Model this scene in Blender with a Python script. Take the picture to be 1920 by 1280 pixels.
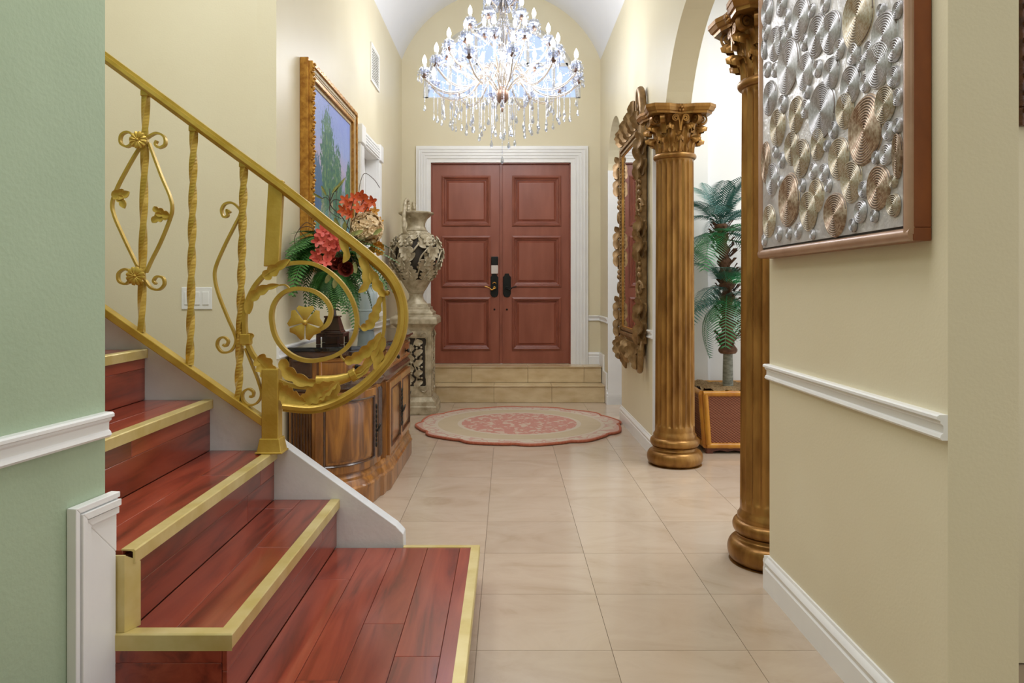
import bpy, bmesh, math, random
from mathutils import Vector, Matrix
from mathutils.geometry import tessellate_polygon
random.seed(7)
for o in list(bpy.data.objects): bpy.data.objects.remove(o)
SC = bpy.context.scene
COL = SC.collection
PI = math.pi

# ------------------------------------------------------------------ camera, world, lights, exposure
F = 1380.0; VX = 951.0; VY = 541.0; H = 1.22          # focal length in px, vanishing point, eye height
cam = bpy.data.cameras.new('camera'); camo = bpy.data.objects.new('camera', cam); COL.objects.link(camo)
cam.sensor_width = 36; cam.lens = F / 1920 * 36
cam.shift_x = (960 - VX) / 1920; cam.shift_y = -(640 - VY) / 1920
cam.clip_start = 0.02
camo.location = (0, 0, H); camo.rotation_euler = (PI / 2, 0, 0)
SC.camera = camo
w = bpy.data.worlds.new('world'); SC.world = w; w.use_nodes = True
w.node_tree.nodes['Background'].inputs[0].default_value = (0.93, 0.965, 1.0, 1)
w.node_tree.nodes['Background'].inputs[1].default_value = 0.65
SC.view_settings.view_transform = 'Standard'; SC.view_settings.look = 'None'
SC.view_settings.gamma = 1; SC.view_settings.use_curve_mapping = False
SC.view_settings.exposure = 0.95
def area_light(name, loc, rot, sx, sy, e, col=(1, 1, 1)):
    l = bpy.data.lights.new(name, 'AREA'); l.shape = 'RECTANGLE'; l.size = sx; l.size_y = sy; l.energy = e; l.color = col
    o = bpy.data.objects.new(name, l); COL.objects.link(o); o.location = loc; o.rotation_euler = rot
    return o
# unseen added fill: window light behind viewer, overhead light for stair, hall, side room
area_light('window_fill', (-0.3, -0.9, 2.4), (math.radians(62), 0, 0), 2.4, 1.6, 5, (0.95, 0.98, 1))
area_light('stairwell_fill', (-1.7, 2.5, 3.74), (0, 0, 0), 1.0, 1.0, 13, (0.98, 0.985, 1))
area_light('hall_fill', (0.0, 2.0, 3.76), (0, 0, 0), 1.4, 1.4, 22, (0.98, 0.985, 1))
area_light('side_room_fill', (2.6, 4.4, 3.7), (0, 0, 0), 1.4, 1.4, 34, (0.97, 0.98, 1))

area_light('passage_overhead_light', (1.8, 7.4, 3.7), (0, 0, 0), 0.6, 1.2, 9, (0.98, 0.985, 1))  # unseen area light up in the passage, no fixture

# ------------------------------------------------------------------ helpers
def srgb(*c):
    r = []
    for v in c:
        v /= 255.0
        r.append(v / 12.92 if v <= 0.04045 else ((v + 0.055) / 1.055) ** 2.4)
    return (r[0], r[1], r[2], 1)
def W(px, py, d):                                     # photo pixel at depth d -> world point
    return Vector(((px - VX) / F * d, d, H - (py - VY) / F * d))
MATS = {}
class NT:
    def __init__(s, m): s.t = m.node_tree; s.n = s.t.nodes; s.b = s.n['Principled BSDF']
    def add(s, kind, **kw):
        n = s.n.new('ShaderNode' + kind)
        for k, v in kw.items(): setattr(n, k, v)
        return n
    def link(s, a, b): s.t.links.new(a, b)
    def coords(s, scale=(1, 1, 1), kind='Object'):
        tc = s.add('TexCoord'); mp = s.add('Mapping'); mp.inputs['Scale'].default_value = scale
        s.link(tc.outputs[kind], mp.inputs['Vector']); return mp.outputs[0]
    def noise(s, vec, scale, detail=3, dist=0, rough=0.5):
        n = s.add('TexNoise'); n.inputs['Scale'].default_value = scale; n.inputs['Detail'].default_value = detail
        n.inputs['Distortion'].default_value = dist; n.inputs['Roughness'].default_value = rough
        if vec is not None: s.link(vec, n.inputs['Vector'])
        return n.outputs['Fac']
    def ramp(s, fac, stops):
        r = s.add('ValToRGB'); e = r.color_ramp.elements
        e[0].position, e[0].color = stops[0]; e[1].position, e[1].color = stops[-1]
        for p, c in stops[1:-1]:
            x = e.new(p); x.color = c
        s.link(fac, r.inputs[0]); return r.outputs[0]
    def mix(s, fac, a, b, mode='MIX'):
        n = s.add('Mix', data_type='RGBA', blend_type=mode)
        for sock, v in ((n.inputs[0], fac), (n.inputs[6], a), (n.inputs[7], b)):
            if hasattr(v, 'node'): s.link(v, sock)
            else: sock.default_value = v
        return n.outputs[2]
    def math(s, op, a, b=0.0, clamp=False):
        n = s.add('Math', operation=op, use_clamp=clamp)
        for i, v in enumerate((a, b)):
            if hasattr(v, 'node'): s.link(v, n.inputs[i])
            else: n.inputs[i].default_value = v
        return n.outputs[0]
    def bump(s, h, strength, dist=0.01):
        b = s.add('Bump'); b.inputs['Strength'].default_value = strength; b.inputs['Distance'].default_value = dist
        s.link(h, b.inputs['Height']); s.link(b.outputs[0], s.b.inputs['Normal'])
def new_mat(name):
    m = bpy.data.materials.new(name); m.use_nodes = True; MATS[name] = m
    return NT(m)
def plain(name, c, rough=0.5, metal=0.0, c2=None, nscale=8, bump=0, bscale=60, stretch=(1, 1, 1), spec=0.5, rnd=0.0, coat=0, lo=0.35, hi=0.65, dist=0):
    t = new_mat(name); b = t.b
    b.inputs['Roughness'].default_value = rough; b.inputs['Metallic'].default_value = metal
    b.inputs['Specular IOR Level'].default_value = spec; b.inputs['Coat Weight'].default_value = coat
    b.inputs['Coat Roughness'].default_value = 0.08
    v = t.coords(stretch)
    c2 = c2 or tuple(x * 0.93 for x in c[:3]) + (1,)
    col = t.ramp(t.noise(v, nscale, 4, dist), [(lo, c2), (hi, c)])
    if rnd:
        oi = t.add('ObjectInfo'); k = t.math('MULTIPLY_ADD', oi.outputs['Random'], rnd)
        k.node.inputs[2].default_value = 1 - rnd / 2
        hs = t.add('HueSaturation'); t.link(k, hs.inputs['Value']); t.link(col, hs.inputs['Color']); col = hs.outputs[0]
    t.link(col, b.inputs['Base Color'])
    if bump: t.bump(t.noise(v, bscale, 3), bump)
    return MATS[name]

def cr(pts, n=6, closed=False):                       # Catmull-Rom through points
    P = [Vector(p) for p in pts]; out = []; L = len(P)
    rng = range(L) if closed else range(L - 1)
    for i in rng:
        p0 = P[(i - 1) % L] if closed or i > 0 else P[0]; p1 = P[i]; p2 = P[(i + 1) % L]
        p3 = P[(i + 2) % L] if closed or i + 2 < L else P[-1]
        for k in range(n):
            t = k / n
            out.append(0.5 * ((2 * p1) + (p2 - p0) * t + (2 * p0 - 5 * p1 + 4 * p2 - p3) * t * t + (3 * p1 - p0 - 3 * p2 + p3) * t ** 3))
    if not closed: out.append(P[-1])
    return out
def circ(r, n, r2=None): return [(r * math.cos(2 * PI * i / n), (r2 or r) * math.sin(2 * PI * i / n)) for i in range(n)]
def rect(a, b): return [(-a / 2, -b / 2), (a / 2, -b / 2), (a / 2, b / 2), (-a / 2, b / 2)]

WLOC = {}                                             # world origin of every parent (parents are never rotated)
class MB:
    def __init__(s): s.v = []; s.f = []
    def add(s, vs, fs):
        o = len(s.v); s.v += [Vector(v) for v in vs]; s.f += [tuple(i + o for i in f) for f in fs]; return s
    def box(s, x0, x1, y0, y1, z0, z1):
        return s.add([(x0, y0, z0), (x1, y0, z0), (x1, y1, z0), (x0, y1, z0), (x0, y0, z1), (x1, y0, z1), (x1, y1, z1), (x0, y1, z1)],
                     [(0, 3, 2, 1), (4, 5, 6, 7), (0, 1, 5, 4), (1, 2, 6, 5), (2, 3, 7, 6), (3, 0, 4, 7)])
    def frustum(s, cx, cy, z0, z1, a0, b0, a1, b1):
        q = lambda a, b, z: [(cx - a, cy - b, z), (cx + a, cy - b, z), (cx + a, cy + b, z), (cx - a, cy + b, z)]
        return s.add(q(a0, b0, z0) + q(a1, b1, z1), [(0, 3, 2, 1), (4, 5, 6, 7), (0, 1, 5, 4), (1, 2, 6, 5), (2, 3, 7, 6), (3, 0, 4, 7)])
    def lathe(s, prof, n=32, c=(0, 0, 0), rf=None):   # prof: (r, z)
        c = Vector(c); vs = []; fs = []; m = len(prof)
        for j in range(n):
            a = 2 * PI * j / n
            for (r, z) in prof:
                k = rf(a, z) if rf else 1
                vs.append(c + Vector((r * k * math.cos(a), r * k * math.sin(a), z)))
        for j in range(n):
            j2 = (j + 1) % n
            for i in range(m - 1): fs.append((j * m + i, j2 * m + i, j2 * m + i + 1, j * m + i + 1))
        if prof[0][0] > 1e-5: fs.append(tuple(j * m for j in reversed(range(n))))
        if prof[-1][0] > 1e-5: fs.append(tuple(j * m + m - 1 for j in range(n)))
        return s.add(vs, fs)
    def sweep(s, path, sec, bn=None, scale=None, twist=0, closed=False, caps=True):
        P = [Vector(p) for p in path]; L = len(P); m = len(sec); vs = []; fs = []; N = None
        for i, p in enumerate(P):
            if closed: t = P[(i + 1) % L] - P[(i - 1) % L]
            else: t = P[min(i + 1, L - 1)] - P[max(i - 1, 0)]
            t = t.normalized() if t.length > 1e-9 else Vector((0, 0, 1))
            if bn is not None:
                B = Vector(bn); N = B.cross(t).normalized(); B = t.cross(N).normalized()
            else:
                if N is None: N = t.orthogonal().normalized()
                N = (N - t * N.dot(t)); N = N.normalized() if N.length > 1e-6 else t.orthogonal().normalized()
                B = t.cross(N)
            k = scale(i / (L - 1)) if scale else 1
            a = twist * i / (L - 1); ca, sa = math.cos(a), math.sin(a)
            for (u, v) in sec:
                u2 = u * ca - v * sa; v2 = u * sa + v * ca
                vs.append(p + (N * u2 + B * v2) * k)
        for i in range(L if closed else L - 1):
            i2 = (i + 1) % L
            for j in range(m):
                j2 = (j + 1) % m; fs.append((i * m + j, i * m + j2, i2 * m + j2, i2 * m + j))
        if caps and not closed:
            fs.append(tuple(reversed(range(m)))); fs.append(tuple((L - 1) * m + j for j in range(m)))
        return s.add(vs, fs)
    def plate(s, outer, holes, frame):                # frame(u, v, side 0/1) -> point; flat plate with holes
        loops = [[Vector((u, v, 0)) for u, v in lp] for lp in [outer] + list(holes)]
        flat = [p for lp in loops for p in lp]; n = len(flat)
        tris = tessellate_polygon(loops)
        vs = [frame(p.x, p.y, 0) for p in flat] + [frame(p.x, p.y, 1) for p in flat]
        fs = []
        for a, b, c in tris: fs.append((a, b, c)); fs.append((c + n, b + n, a + n))
        o = 0
        for lp in loops:
            k = len(lp)
            for i in range(k): fs.append((o + i, o + (i + 1) % k, n + o + (i + 1) % k, n + o + i))
            o += k
        return s.add(vs, fs)
    def line(s, prof, p0, p1, nrm):                   # extrude profile (out, z) along p0->p1, out along nrm
        p0, p1, nrm = Vector(p0), Vector(p1), Vector(nrm).normalized(); m = len(prof)
        vs = [p0 + nrm * a + Vector((0, 0, b)) for a, b in prof] + [p1 + nrm * a + Vector((0, 0, b)) for a, b in prof]
        fs = [(i, (i + 1) % m, m + (i + 1) % m, m + i) for i in range(m)] + [tuple(range(m)), tuple(reversed(range(m, 2 * m)))]
        return s.add(vs, fs)
    def ico(s, c, r, sub=1, sc=(1, 1, 1)):
        bm = bmesh.new(); bmesh.ops.create_icosphere(bm, subdivisions=sub, radius=1)
        bm.verts.index_update(); c = Vector(c)
        s.add([c + Vector((v.co.x * r * sc[0], v.co.y * r * sc[1], v.co.z * r * sc[2])) for v in bm.verts], [tuple(v.index for v in f.verts) for f in bm.faces])
        bm.free(); return s
    def ribbon(s, path, wid, side, nrm, fold=0.0, ser=0, samp=0.25, thick=0.003, tip=True, curl=0.0):
        P = [Vector(p) for p in path]; L = len(P); vs = []; us = (-1, -0.5, 0, 0.5, 1)
        for lay in (1, -1):
            for i, p in enumerate(P):
                t = i / (L - 1)
                tg = (P[min(i + 1, L - 1)] - P[max(i - 1, 0)]).normalized()
                n = nrm(t, tg) if callable(nrm) else Vector(nrm)
                sd = side(t, tg) if callable(side) else (n.cross(tg)).normalized()
                w = wid * (math.sin(PI * min(1, 0.12 + 0.88 * t)) ** 0.7 if tip else 1.0) * 0.5
                if ser: w *= 1 - samp + samp * abs(math.sin(PI * ser * t)) * 2 ** 0.5
                w = max(w, wid * 0.03)
                for u in us:
                    vs.append(p + sd * (w * u) + n * (lay * thick / 2 + fold * w * (abs(u) - 0.5) + curl * w * (t ** 3)))
        fs = []; q = L * 5
        for i in range(L - 1):
            for j in range(4):
                a = i * 5 + j
                fs.append((a, a + 1, a + 6, a + 5)); fs.append((q + a + 5, q + a + 6, q + a + 1, q + a))
            a = i * 5; fs.append((a, a + 5, q + a + 5, q + a)); a = i * 5 + 4; fs.append((a + 5, a, q + a, q + a + 5))
        fs.append((0, 1, 2, 3, 4, q + 4, q + 3, q + 2, q + 1, q)); e = (L - 1) * 5
        fs.append((q + e, q + e + 1, q + e + 2, q + e + 3, q + e + 4, e + 4, e + 3, e + 2, e + 1, e))
        return s.add(vs, fs)
    def xf(s, M):
        s.v = [M @ v for v in s.v]; return s
    def merge(s, o, M=None):
        return s.add([M @ v for v in o.v] if M else o.v, o.f)
    def mesh(s, name, mat, smooth=None, off=None):
        me = bpy.data.meshes.new(name); off = off or Vector((0, 0, 0))
        me.from_pydata([tuple(v - off) for v in s.v], [], s.f)
        bm = bmesh.new(); bm.from_mesh(me); bmesh.ops.recalc_face_normals(bm, faces=bm.faces); bm.to_mesh(me); bm.free()
        if mat is not None: me.materials.append(MATS[mat] if isinstance(mat, str) else mat)
        if smooth is not None:
            me.polygons.foreach_set('use_smooth', [True] * len(me.polygons)); me.set_sharp_from_angle(angle=math.radians(smooth))
        me.update(); return me
    def build(s, name, mat, parent=None, smooth=None, bev=0, bseg=2):
        off = WLOC.get(parent.name, Vector()) if parent else None
        if parent is None:                            # top-level mesh: origin at the middle of its underside
            xs = [v.x for v in s.v]; ys = [v.y for v in s.v]; zs = [v.z for v in s.v]
            off = Vector(((min(xs) + max(xs)) / 2, (min(ys) + max(ys)) / 2, min(zs)))
        o = bpy.data.objects.new(name, s.mesh(name, mat, smooth, off)); COL.objects.link(o)
        if parent: o.parent = parent; WLOC[o.name] = off
        else: o.location = off; WLOC[o.name] = off
        if bev:
            b = o.modifiers.new('bevel', 'BEVEL'); b.width = bev; b.segments = bseg; b.limit_method = 'ANGLE'; b.angle_limit = math.radians(35)
        return o
def tag(o, label=None, cat=None, group=None, kind=None):
    if label: o['label'] = label
    if cat: o['category'] = cat
    if group: o['group'] = group
    if kind: o['kind'] = kind
    return o
def struct(o, label=None, cat=None): return tag(o, label, cat, None, 'structure')
def thing(name, loc, label, cat, group=None, kind=None):
    o = bpy.data.objects.new(name, None); COL.objects.link(o); o.location = loc; o.empty_display_size = 0.1
    WLOC[o.name] = Vector(loc); return tag(o, label, cat, group, kind)
def inst(name, me, parent, M, mat=None):              # a copy of shared mesh data, M in world space
    o = bpy.data.objects.new(name, me); COL.objects.link(o)
    if parent:
        o.parent = parent; o.matrix_basis = Matrix.Translation(-WLOC[parent.name]) @ M
    else: o.matrix_basis = M
    if mat:
        o.material_slots[0].link = 'OBJECT'; o.material_slots[0].material = MATS[mat]
    return o
def T(x, y, z): return Matrix.Translation((x, y, z))
def RZ(a): return Matrix.Rotation(a, 4, 'Z')
def RX(a): return Matrix.Rotation(a, 4, 'X')
def RY(a): return Matrix.Rotation(a, 4, 'Y')
def S(x, y=None, z=None):
    y = x if y is None else y; z = x if z is None else z
    return Matrix.Diagonal((x, y, z, 1))
# ------------------------------------------------------------------ materials
WALLC = srgb(226, 217, 189)
plain('wall_paint', WALLC, 0.42, c2=srgb(223, 213, 184), nscale=2, bump=0.05, bscale=120, spec=0.35)
plain('wall_green', srgb(172, 190, 162), 0.38, c2=srgb(166, 184, 156), nscale=3, bump=0.12, bscale=90, spec=0.4)
plain('wall_white', srgb(236, 236, 234), 0.5, c2=srgb(232, 232, 231), nscale=2, spec=0.3)
plain('ceiling_white', srgb(234, 235, 237), 0.6, nscale=2, c2=srgb(231, 232, 234), spec=0.2)
plain('trim_white', srgb(243, 243, 242), 0.32, c2=srgb(238, 238, 238), nscale=5)
plain('stringer_white', srgb(226, 227, 229), 0.45, c2=srgb(216, 217, 220), nscale=6, bump=0.1, bscale=40)
plain('grout', srgb(170, 150, 128), 0.8)
plain('brass_strip', srgb(224, 208, 150), 0.36, 0.35, c2=srgb(208, 188, 118), nscale=9, stretch=(1, 1, 1))
plain('gold_paint', srgb(200, 170, 80), 0.36, 0.45, c2=srgb(180, 148, 56), nscale=10, bump=0.08, bscale=90)
plain('gold_old', srgb(166, 122, 62), 0.32, 0.55, c2=srgb(122, 82, 34), nscale=16, stretch=(1, 1, 0.25), bump=0.08, bscale=40)
plain('mirror_gold', srgb(160, 128, 86), 0.38, 0.4, c2=srgb(116, 88, 52), nscale=18, bump=0.1, bscale=70)
plain('frame_gold', srgb(204, 152, 66), 0.36, 0.5, c2=srgb(158, 104, 36), nscale=30, bump=0.15, bscale=90)
plain('frame_liner', srgb(206, 188, 152), 0.55, c2=srgb(184, 162, 124), nscale=20)
plain('black_line', srgb(28, 24, 22), 0.5)
plain('urn_stone', srgb(202, 191, 166), 0.42, 0.2, c2=srgb(154, 141, 114), nscale=14, bump=0.2, bscale=50)
plain('gap_shade', srgb(58, 50, 40), 0.7)  # dark tone standing for shade behind the openwork
plain('door_wood', srgb(158, 92, 72), 0.36, c2=srgb(136, 74, 56), nscale=3.0, stretch=(3, 3, 0.5), bump=0.05, bscale=20, lo=0.3, hi=0.7)
plain('door_moulding', srgb(148, 84, 66), 0.34, c2=srgb(128, 70, 54), nscale=4)
plain('iron_black', srgb(30, 32, 33), 0.35, 0.6)
plain('lever_gold', srgb(206, 160, 84), 0.25, 0.9)
plain('lock_silver', srgb(214, 205, 200), 0.35, 0.3)
plain('marble_black', srgb(26, 27, 30), 0.07, c2=srgb(14, 15, 17), nscale=9, spec=0.6)
plain('handle_bronze', srgb(52, 50, 46), 0.4, 0.7)
plain('vase_blue', srgb(182, 196, 198), 0.15, c2=srgb(172, 188, 190), nscale=4, spec=0.6)
plain('stand_wood', srgb(72, 34, 26), 0.22, c2=srgb(48, 20, 16), nscale=12, stretch=(1, 1, 0.2), spec=0.6)
plain('fern_green', srgb(76, 128, 58), 0.5, c2=srgb(48, 98, 42), nscale=30, rnd=0.5)
plain('leaf_olive', srgb(150, 150, 86), 0.55, c2=srgb(116, 122, 66), nscale=30, rnd=0.3)
plain('twig', srgb(70, 48, 36), 0.7)
plain('petal_orange', srgb(206, 92, 40), 0.5, c2=srgb(184, 66, 28), nscale=40, rnd=0.2)
plain('petal_coral', srgb(216, 98, 82), 0.5, c2=srgb(194, 66, 58), nscale=40, rnd=0.2)
plain('petal_cream', srgb(236, 214, 176), 0.6, c2=srgb(216, 186, 142), nscale=40, rnd=0.25)
plain('petal_rust', srgb(128, 44, 22), 0.55, c2=srgb(92, 26, 16), nscale=40, rnd=0.4)
plain('petal_yellow', srgb(214, 160, 62), 0.55, c2=srgb(190, 130, 44), nscale=40, rnd=0.3)
plain('palm_leaf', srgb(74, 122, 116), 0.3, c2=srgb(44, 94, 84), nscale=12, rnd=0.5, spec=0.7)
plain('palm_leaf_green', srgb(48, 126, 70), 0.34, c2=srgb(30, 94, 54), nscale=12, rnd=0.4, spec=0.6)
plain('palm_trunk', srgb(122, 88, 66), 0.85, c2=srgb(86, 58, 42), nscale=30, bump=0.6, bscale=60)
plain('palm_stem_grey', srgb(150, 152, 140), 0.8, c2=srgb(112, 114, 104), nscale=22, stretch=(1, 1, 3), bump=0.5, bscale=60)
plain('moss', srgb(170, 140, 98), 0.95, c2=srgb(126, 98, 64), nscale=60, bump=0.8, bscale=90)
plain('bamboo', srgb(206, 146, 50), 0.3, c2=srgb(178, 112, 32), nscale=12, stretch=(1, 1, 0.4))
plain('planter_wood', srgb(104, 54, 36), 0.4, c2=srgb(80, 38, 26), nscale=10)
plain('art_frame_face', srgb(176, 142, 118), 0.28, 0.15, c2=srgb(160, 124, 100), nscale=8)
plain('art_frame_side', srgb(150, 82, 38), 0.3, c2=srgb(112, 56, 24), nscale=7, stretch=(1, 1, 0.5))
plain('silver_ground', srgb(216, 215, 216), 0.34, 0.5, c2=srgb(176, 174, 174), nscale=9, bump=0.25, bscale=50)
plain('silver_spiral', srgb(206, 206, 210), 0.4, 0.4, c2=srgb(178, 176, 178), nscale=9, rnd=0.25)
plain('silver_gold_spiral', srgb(204, 198, 184), 0.4, 0.4, c2=srgb(174, 156, 128), nscale=9, rnd=0.25)
plain('bronze_spiral', srgb(192, 174, 154), 0.4, 0.4, c2=srgb(140, 112, 90), nscale=7, rnd=0.25)
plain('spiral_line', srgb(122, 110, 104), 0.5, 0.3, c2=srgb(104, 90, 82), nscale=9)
plain('carved_dark', srgb(96, 58, 30), 0.4, 0.2, c2=srgb(60, 34, 18), nscale=24, bump=0.8, bscale=60)
plain('canvas_brown', srgb(120, 92, 60), 0.7, c2=srgb(86, 66, 46), nscale=9)
plain('plastic_white', srgb(240, 240, 238), 0.3)
plain('chandelier_gold', srgb(214, 200, 180), 0.25, 0.5, c2=srgb(196, 172, 142), nscale=20)
plain('chandelier_brown', srgb(132, 104, 88), 0.3, 0.6)
plain('rug_rim', srgb(184, 110, 84), 0.95, c2=srgb(170, 92, 68), nscale=60, bump=0.4, bscale=200)
plain('step_travertine', srgb(222, 202, 164), 0.25, c2=srgb(198, 172, 130), nscale=5, stretch=(1, 1, 2.5), rnd=0.08, lo=0.3, hi=0.7)
plain('vent_white', srgb(236, 234, 228), 0.5)

def crystal(name, col, gl=0.5, tr=0.42):
    m = bpy.data.materials.new(name); m.use_nodes = True; MATS[name] = m; t = m.node_tree; n = t.nodes; n.clear()
    out = n.new('ShaderNodeOutputMaterial'); g = n.new('ShaderNodeBsdfGlossy'); g.inputs['Roughness'].default_value = 0.06; g.inputs['Color'].default_value = col
    tp = n.new('ShaderNodeBsdfTransparent'); tp.inputs['Color'].default_value = col
    d = n.new('ShaderNodeBsdfTranslucent'); d.inputs['Color'].default_value = col
    m1 = n.new('ShaderNodeMixShader'); m1.inputs[0].default_value = tr; m2 = n.new('ShaderNodeMixShader'); m2.inputs[0].default_value = gl
    t.links.new(d.outputs[0], m1.inputs[1]); t.links.new(tp.outputs[0], m1.inputs[2])
    t.links.new(m1.outputs[0], m2.inputs[1]); t.links.new(g.outputs[0], m2.inputs[2]); t.links.new(m2.outputs[0], out.inputs[0])
crystal('crystal', (0.80, 0.83, 0.90, 1), 0.34, 0.96)
crystal('crystal_arm', (0.74, 0.72, 0.70, 1), 0.45, 0.9)
def window_glass():
    m = bpy.data.materials.new('window_glass'); m.use_nodes = True; MATS['window_glass'] = m; t = m.node_tree; n = t.nodes; n.clear()
    out = n.new('ShaderNodeOutputMaterial'); g = n.new('ShaderNodeBsdfGlossy'); g.inputs['Roughness'].default_value = 0.02
    tp = n.new('ShaderNodeBsdfTransparent'); tp.inputs['Color'].default_value = (0.74, 0.82, 1.0, 1)
    mx = n.new('ShaderNodeMixShader'); mx.inputs[0].default_value = 0.06
    t.links.new(tp.outputs[0], mx.inputs[1]); t.links.new(g.outputs[0], mx.inputs[2]); t.links.new(mx.outputs[0], out.inputs[0])
window_glass()
t = new_mat('bulb'); t.b.inputs['Base Color'].default_value = (1, 1, 1, 1)
t.b.inputs['Emission Color'].default_value = (1, 0.98, 0.95, 1); t.b.inputs['Emission Strength'].default_value = 6
t = new_mat('mirror_glass'); t.b.inputs['Base Color'].default_value = (0.9, 0.9, 0.9, 1); t.b.inputs['Metallic'].default_value = 1; t.b.inputs['Roughness'].default_value = 0.01

def wood(name, stretch, dark, mid, light, rough=0.2, rnd=0.35, scale=3.0, coat=0.4):
    t = new_mat(name); oi = t.add('ObjectInfo'); tc = t.add('TexCoord'); mp = t.add('Mapping'); mp.inputs['Scale'].default_value = stretch
    ad = t.add('VectorMath', operation='ADD'); t.link(tc.outputs['Object'], ad.inputs[0])
    cb = t.add('CombineXYZ'); k = t.math('MULTIPLY', oi.outputs['Random'], 37.0)
    for i in range(3): t.link(k, cb.inputs[i])
    t.link(cb.outputs[0], ad.inputs[1]); t.link(ad.outputs[0], mp.inputs['Vector'])
    f = t.noise(mp.outputs[0], scale, 5, 1.2, 0.55)
    col = t.ramp(f, [(0.28, dark), (0.48, mid), (0.7, light)])
    hs = t.add('HueSaturation'); t.link(col, hs.inputs['Color'])
    v = t.math('MULTIPLY_ADD', oi.outputs['Random'], rnd); v.node.inputs[2].default_value = 1 - rnd / 2
    t.link(v, hs.inputs['Value']); t.link(hs.outputs[0], t.b.inputs['Base Color'])
    t.b.inputs['Roughness'].default_value = rough; t.b.inputs['Coat Weight'].default_value = coat; t.b.inputs['Coat Roughness'].default_value = 0.12
wood('cherry_plank', (9, 0.9, 9), srgb(84, 28, 18), srgb(136, 54, 36), srgb(158, 72, 50), 0.30, 0.34, coat=0.6, scale=1.5)
wood('credenza_wood', (5, 5, 0.8), srgb(78, 42, 16), srgb(140, 88, 34), srgb(180, 120, 50), 0.28, 0.12)
wood('credenza_dark', (3, 3, 3), srgb(44, 24, 14), srgb(68, 40, 22), srgb(90, 54, 30), 0.22, 0.1)

t = new_mat('travertine')
oi = t.add('ObjectInfo'); tc = t.add('TexCoord'); ad = t.add('VectorMath', operation='ADD'); cb = t.add('CombineXYZ')
k = t.math('MULTIPLY', oi.outputs['Random'], 61.0)
for i in range(3): t.link(k, cb.inputs[i])
t.link(tc.outputs['Object'], ad.inputs[0]); t.link(cb.outputs[0], ad.inputs[1])
mp = t.add('Mapping'); mp.inputs['Scale'].default_value = (1.5, 2.6, 2.6); t.link(ad.outputs[0], mp.inputs['Vector'])
n1 = t.noise(mp.outputs[0], 1.3, 6, 1.2, 0.62)
col = t.ramp(n1, [(0.25, srgb(176, 156, 132)), (0.42, srgb(191, 172, 151)), (0.60, srgb(197, 179, 159)), (0.8, srgb(184, 165, 144))])
hs = t.add('HueSaturation'); t.link(col, hs.inputs['Color'])
v = t.math('MULTIPLY_ADD', oi.outputs['Random'], 0.08); v.node.inputs[2].default_value = 0.96
t.link(v, hs.inputs['Value']); t.link(hs.outputs[0], t.b.inputs['Base Color'])
t.b.inputs['Roughness'].default_value = 0.16; t.b.inputs['Specular IOR Level'].default_value = 0.5

t = new_mat('wicker')
vv = t.coords((1, 1, 1)); sx = t.add('SeparateXYZ'); t.link(vv, sx.inputs[0])
wx = t.math('SINE', t.math('MULTIPLY', sx.outputs[0], 240)); wz = t.math('SINE', t.math('MULTIPLY', sx.outputs[2], 330))
wv = t.math('MULTIPLY', wx, wz); hh = t.math('MULTIPLY_ADD', wv, 0.5); hh.node.inputs[2].default_value = 0.5
bands = t.noise(t.coords((0.6, 0.6, 30)), 2.0, 3)
c = t.mix(hh, srgb(78, 38, 24), srgb(176, 112, 80)); c = t.mix(t.math('MULTIPLY', bands, 0.7), c, srgb(116, 58, 38))
t.link(c, t.b.inputs['Base Color']); t.b.inputs['Roughness'].default_value = 0.55; t.bump(hh, 0.8, 0.004)

t = new_mat('rug_wool')                              # medallion rug: colours by distance from its middle
vv = t.coords((1, 1, 1)); ln = t.add('VectorMath', operation='LENGTH'); mp = t.add('Mapping'); mp.inputs['Scale'].default_value = (1, 1, 0); t.link(vv, mp.inputs['Vector']); t.link(mp.outputs[0], ln.inputs[0])
r = t.math('DIVIDE', ln.outputs['Value'], 0.92)
red, beige, olive, cream, pink = srgb(198, 116, 98), srgb(210, 186, 162), srgb(190, 166, 126), srgb(208, 190, 166), srgb(200, 150, 132)
vo = t.add('TexVoronoi', feature='F1'); vo.inputs['Scale'].default_value = 15; nz = t.add('TexNoise'); nz.inputs['Scale'].default_value = 6; t.link(vv, nz.inputs['Vector'])
wv = t.mix(0.18, vv, nz.outputs['Color']); t.link(wv, vo.inputs['Vector'])
fl = t.math('LESS_THAN', vo.outputs['Distance'], 0.36)
fl2 = t.math('GREATER_THAN', t.noise(vv, 34, 2), 0.62)
fl = t.math('MAXIMUM', fl, fl2)
field = t.mix(t.math('MULTIPLY', fl, 0.85), red, beige)
band = t.mix(t.noise(vv, 5, 3), olive, srgb(206, 184, 146))
vo2 = t.add('TexVoronoi', feature='DISTANCE_TO_EDGE'); vo2.inputs['Scale'].default_value = 13; t.link(wv, vo2.inputs['Vector'])
bord = t.mix(t.math('LESS_THAN', vo2.outputs['Distance'], 0.09), cream, pink)
def step(a): return t.math('GREATER_THAN', r, a)
c = t.mix(step(0.56), field, cream); c = t.mix(step(0.60), c, band); c = t.mix(step(0.79), c, cream); c = t.mix(step(0.82), c, bord); c = t.mix(step(0.935), c, pink)
c = t.mix(t.math('MULTIPLY', t.noise(vv, 9, 3), 0.25), c, cream)
hs = t.add('HueSaturation'); hs.inputs['Saturation'].default_value = 0.82; hs.inputs['Value'].default_value = 0.95; t.link(c, hs.inputs['Color']); t.link(hs.outputs[0], t.b.inputs['Base Color']); t.b.inputs['Roughness'].default_value = 0.95; t.b.inputs['Specular IOR Level'].default_value = 0.1
t.bump(t.noise(vv, 300, 2), 0.4)

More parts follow.
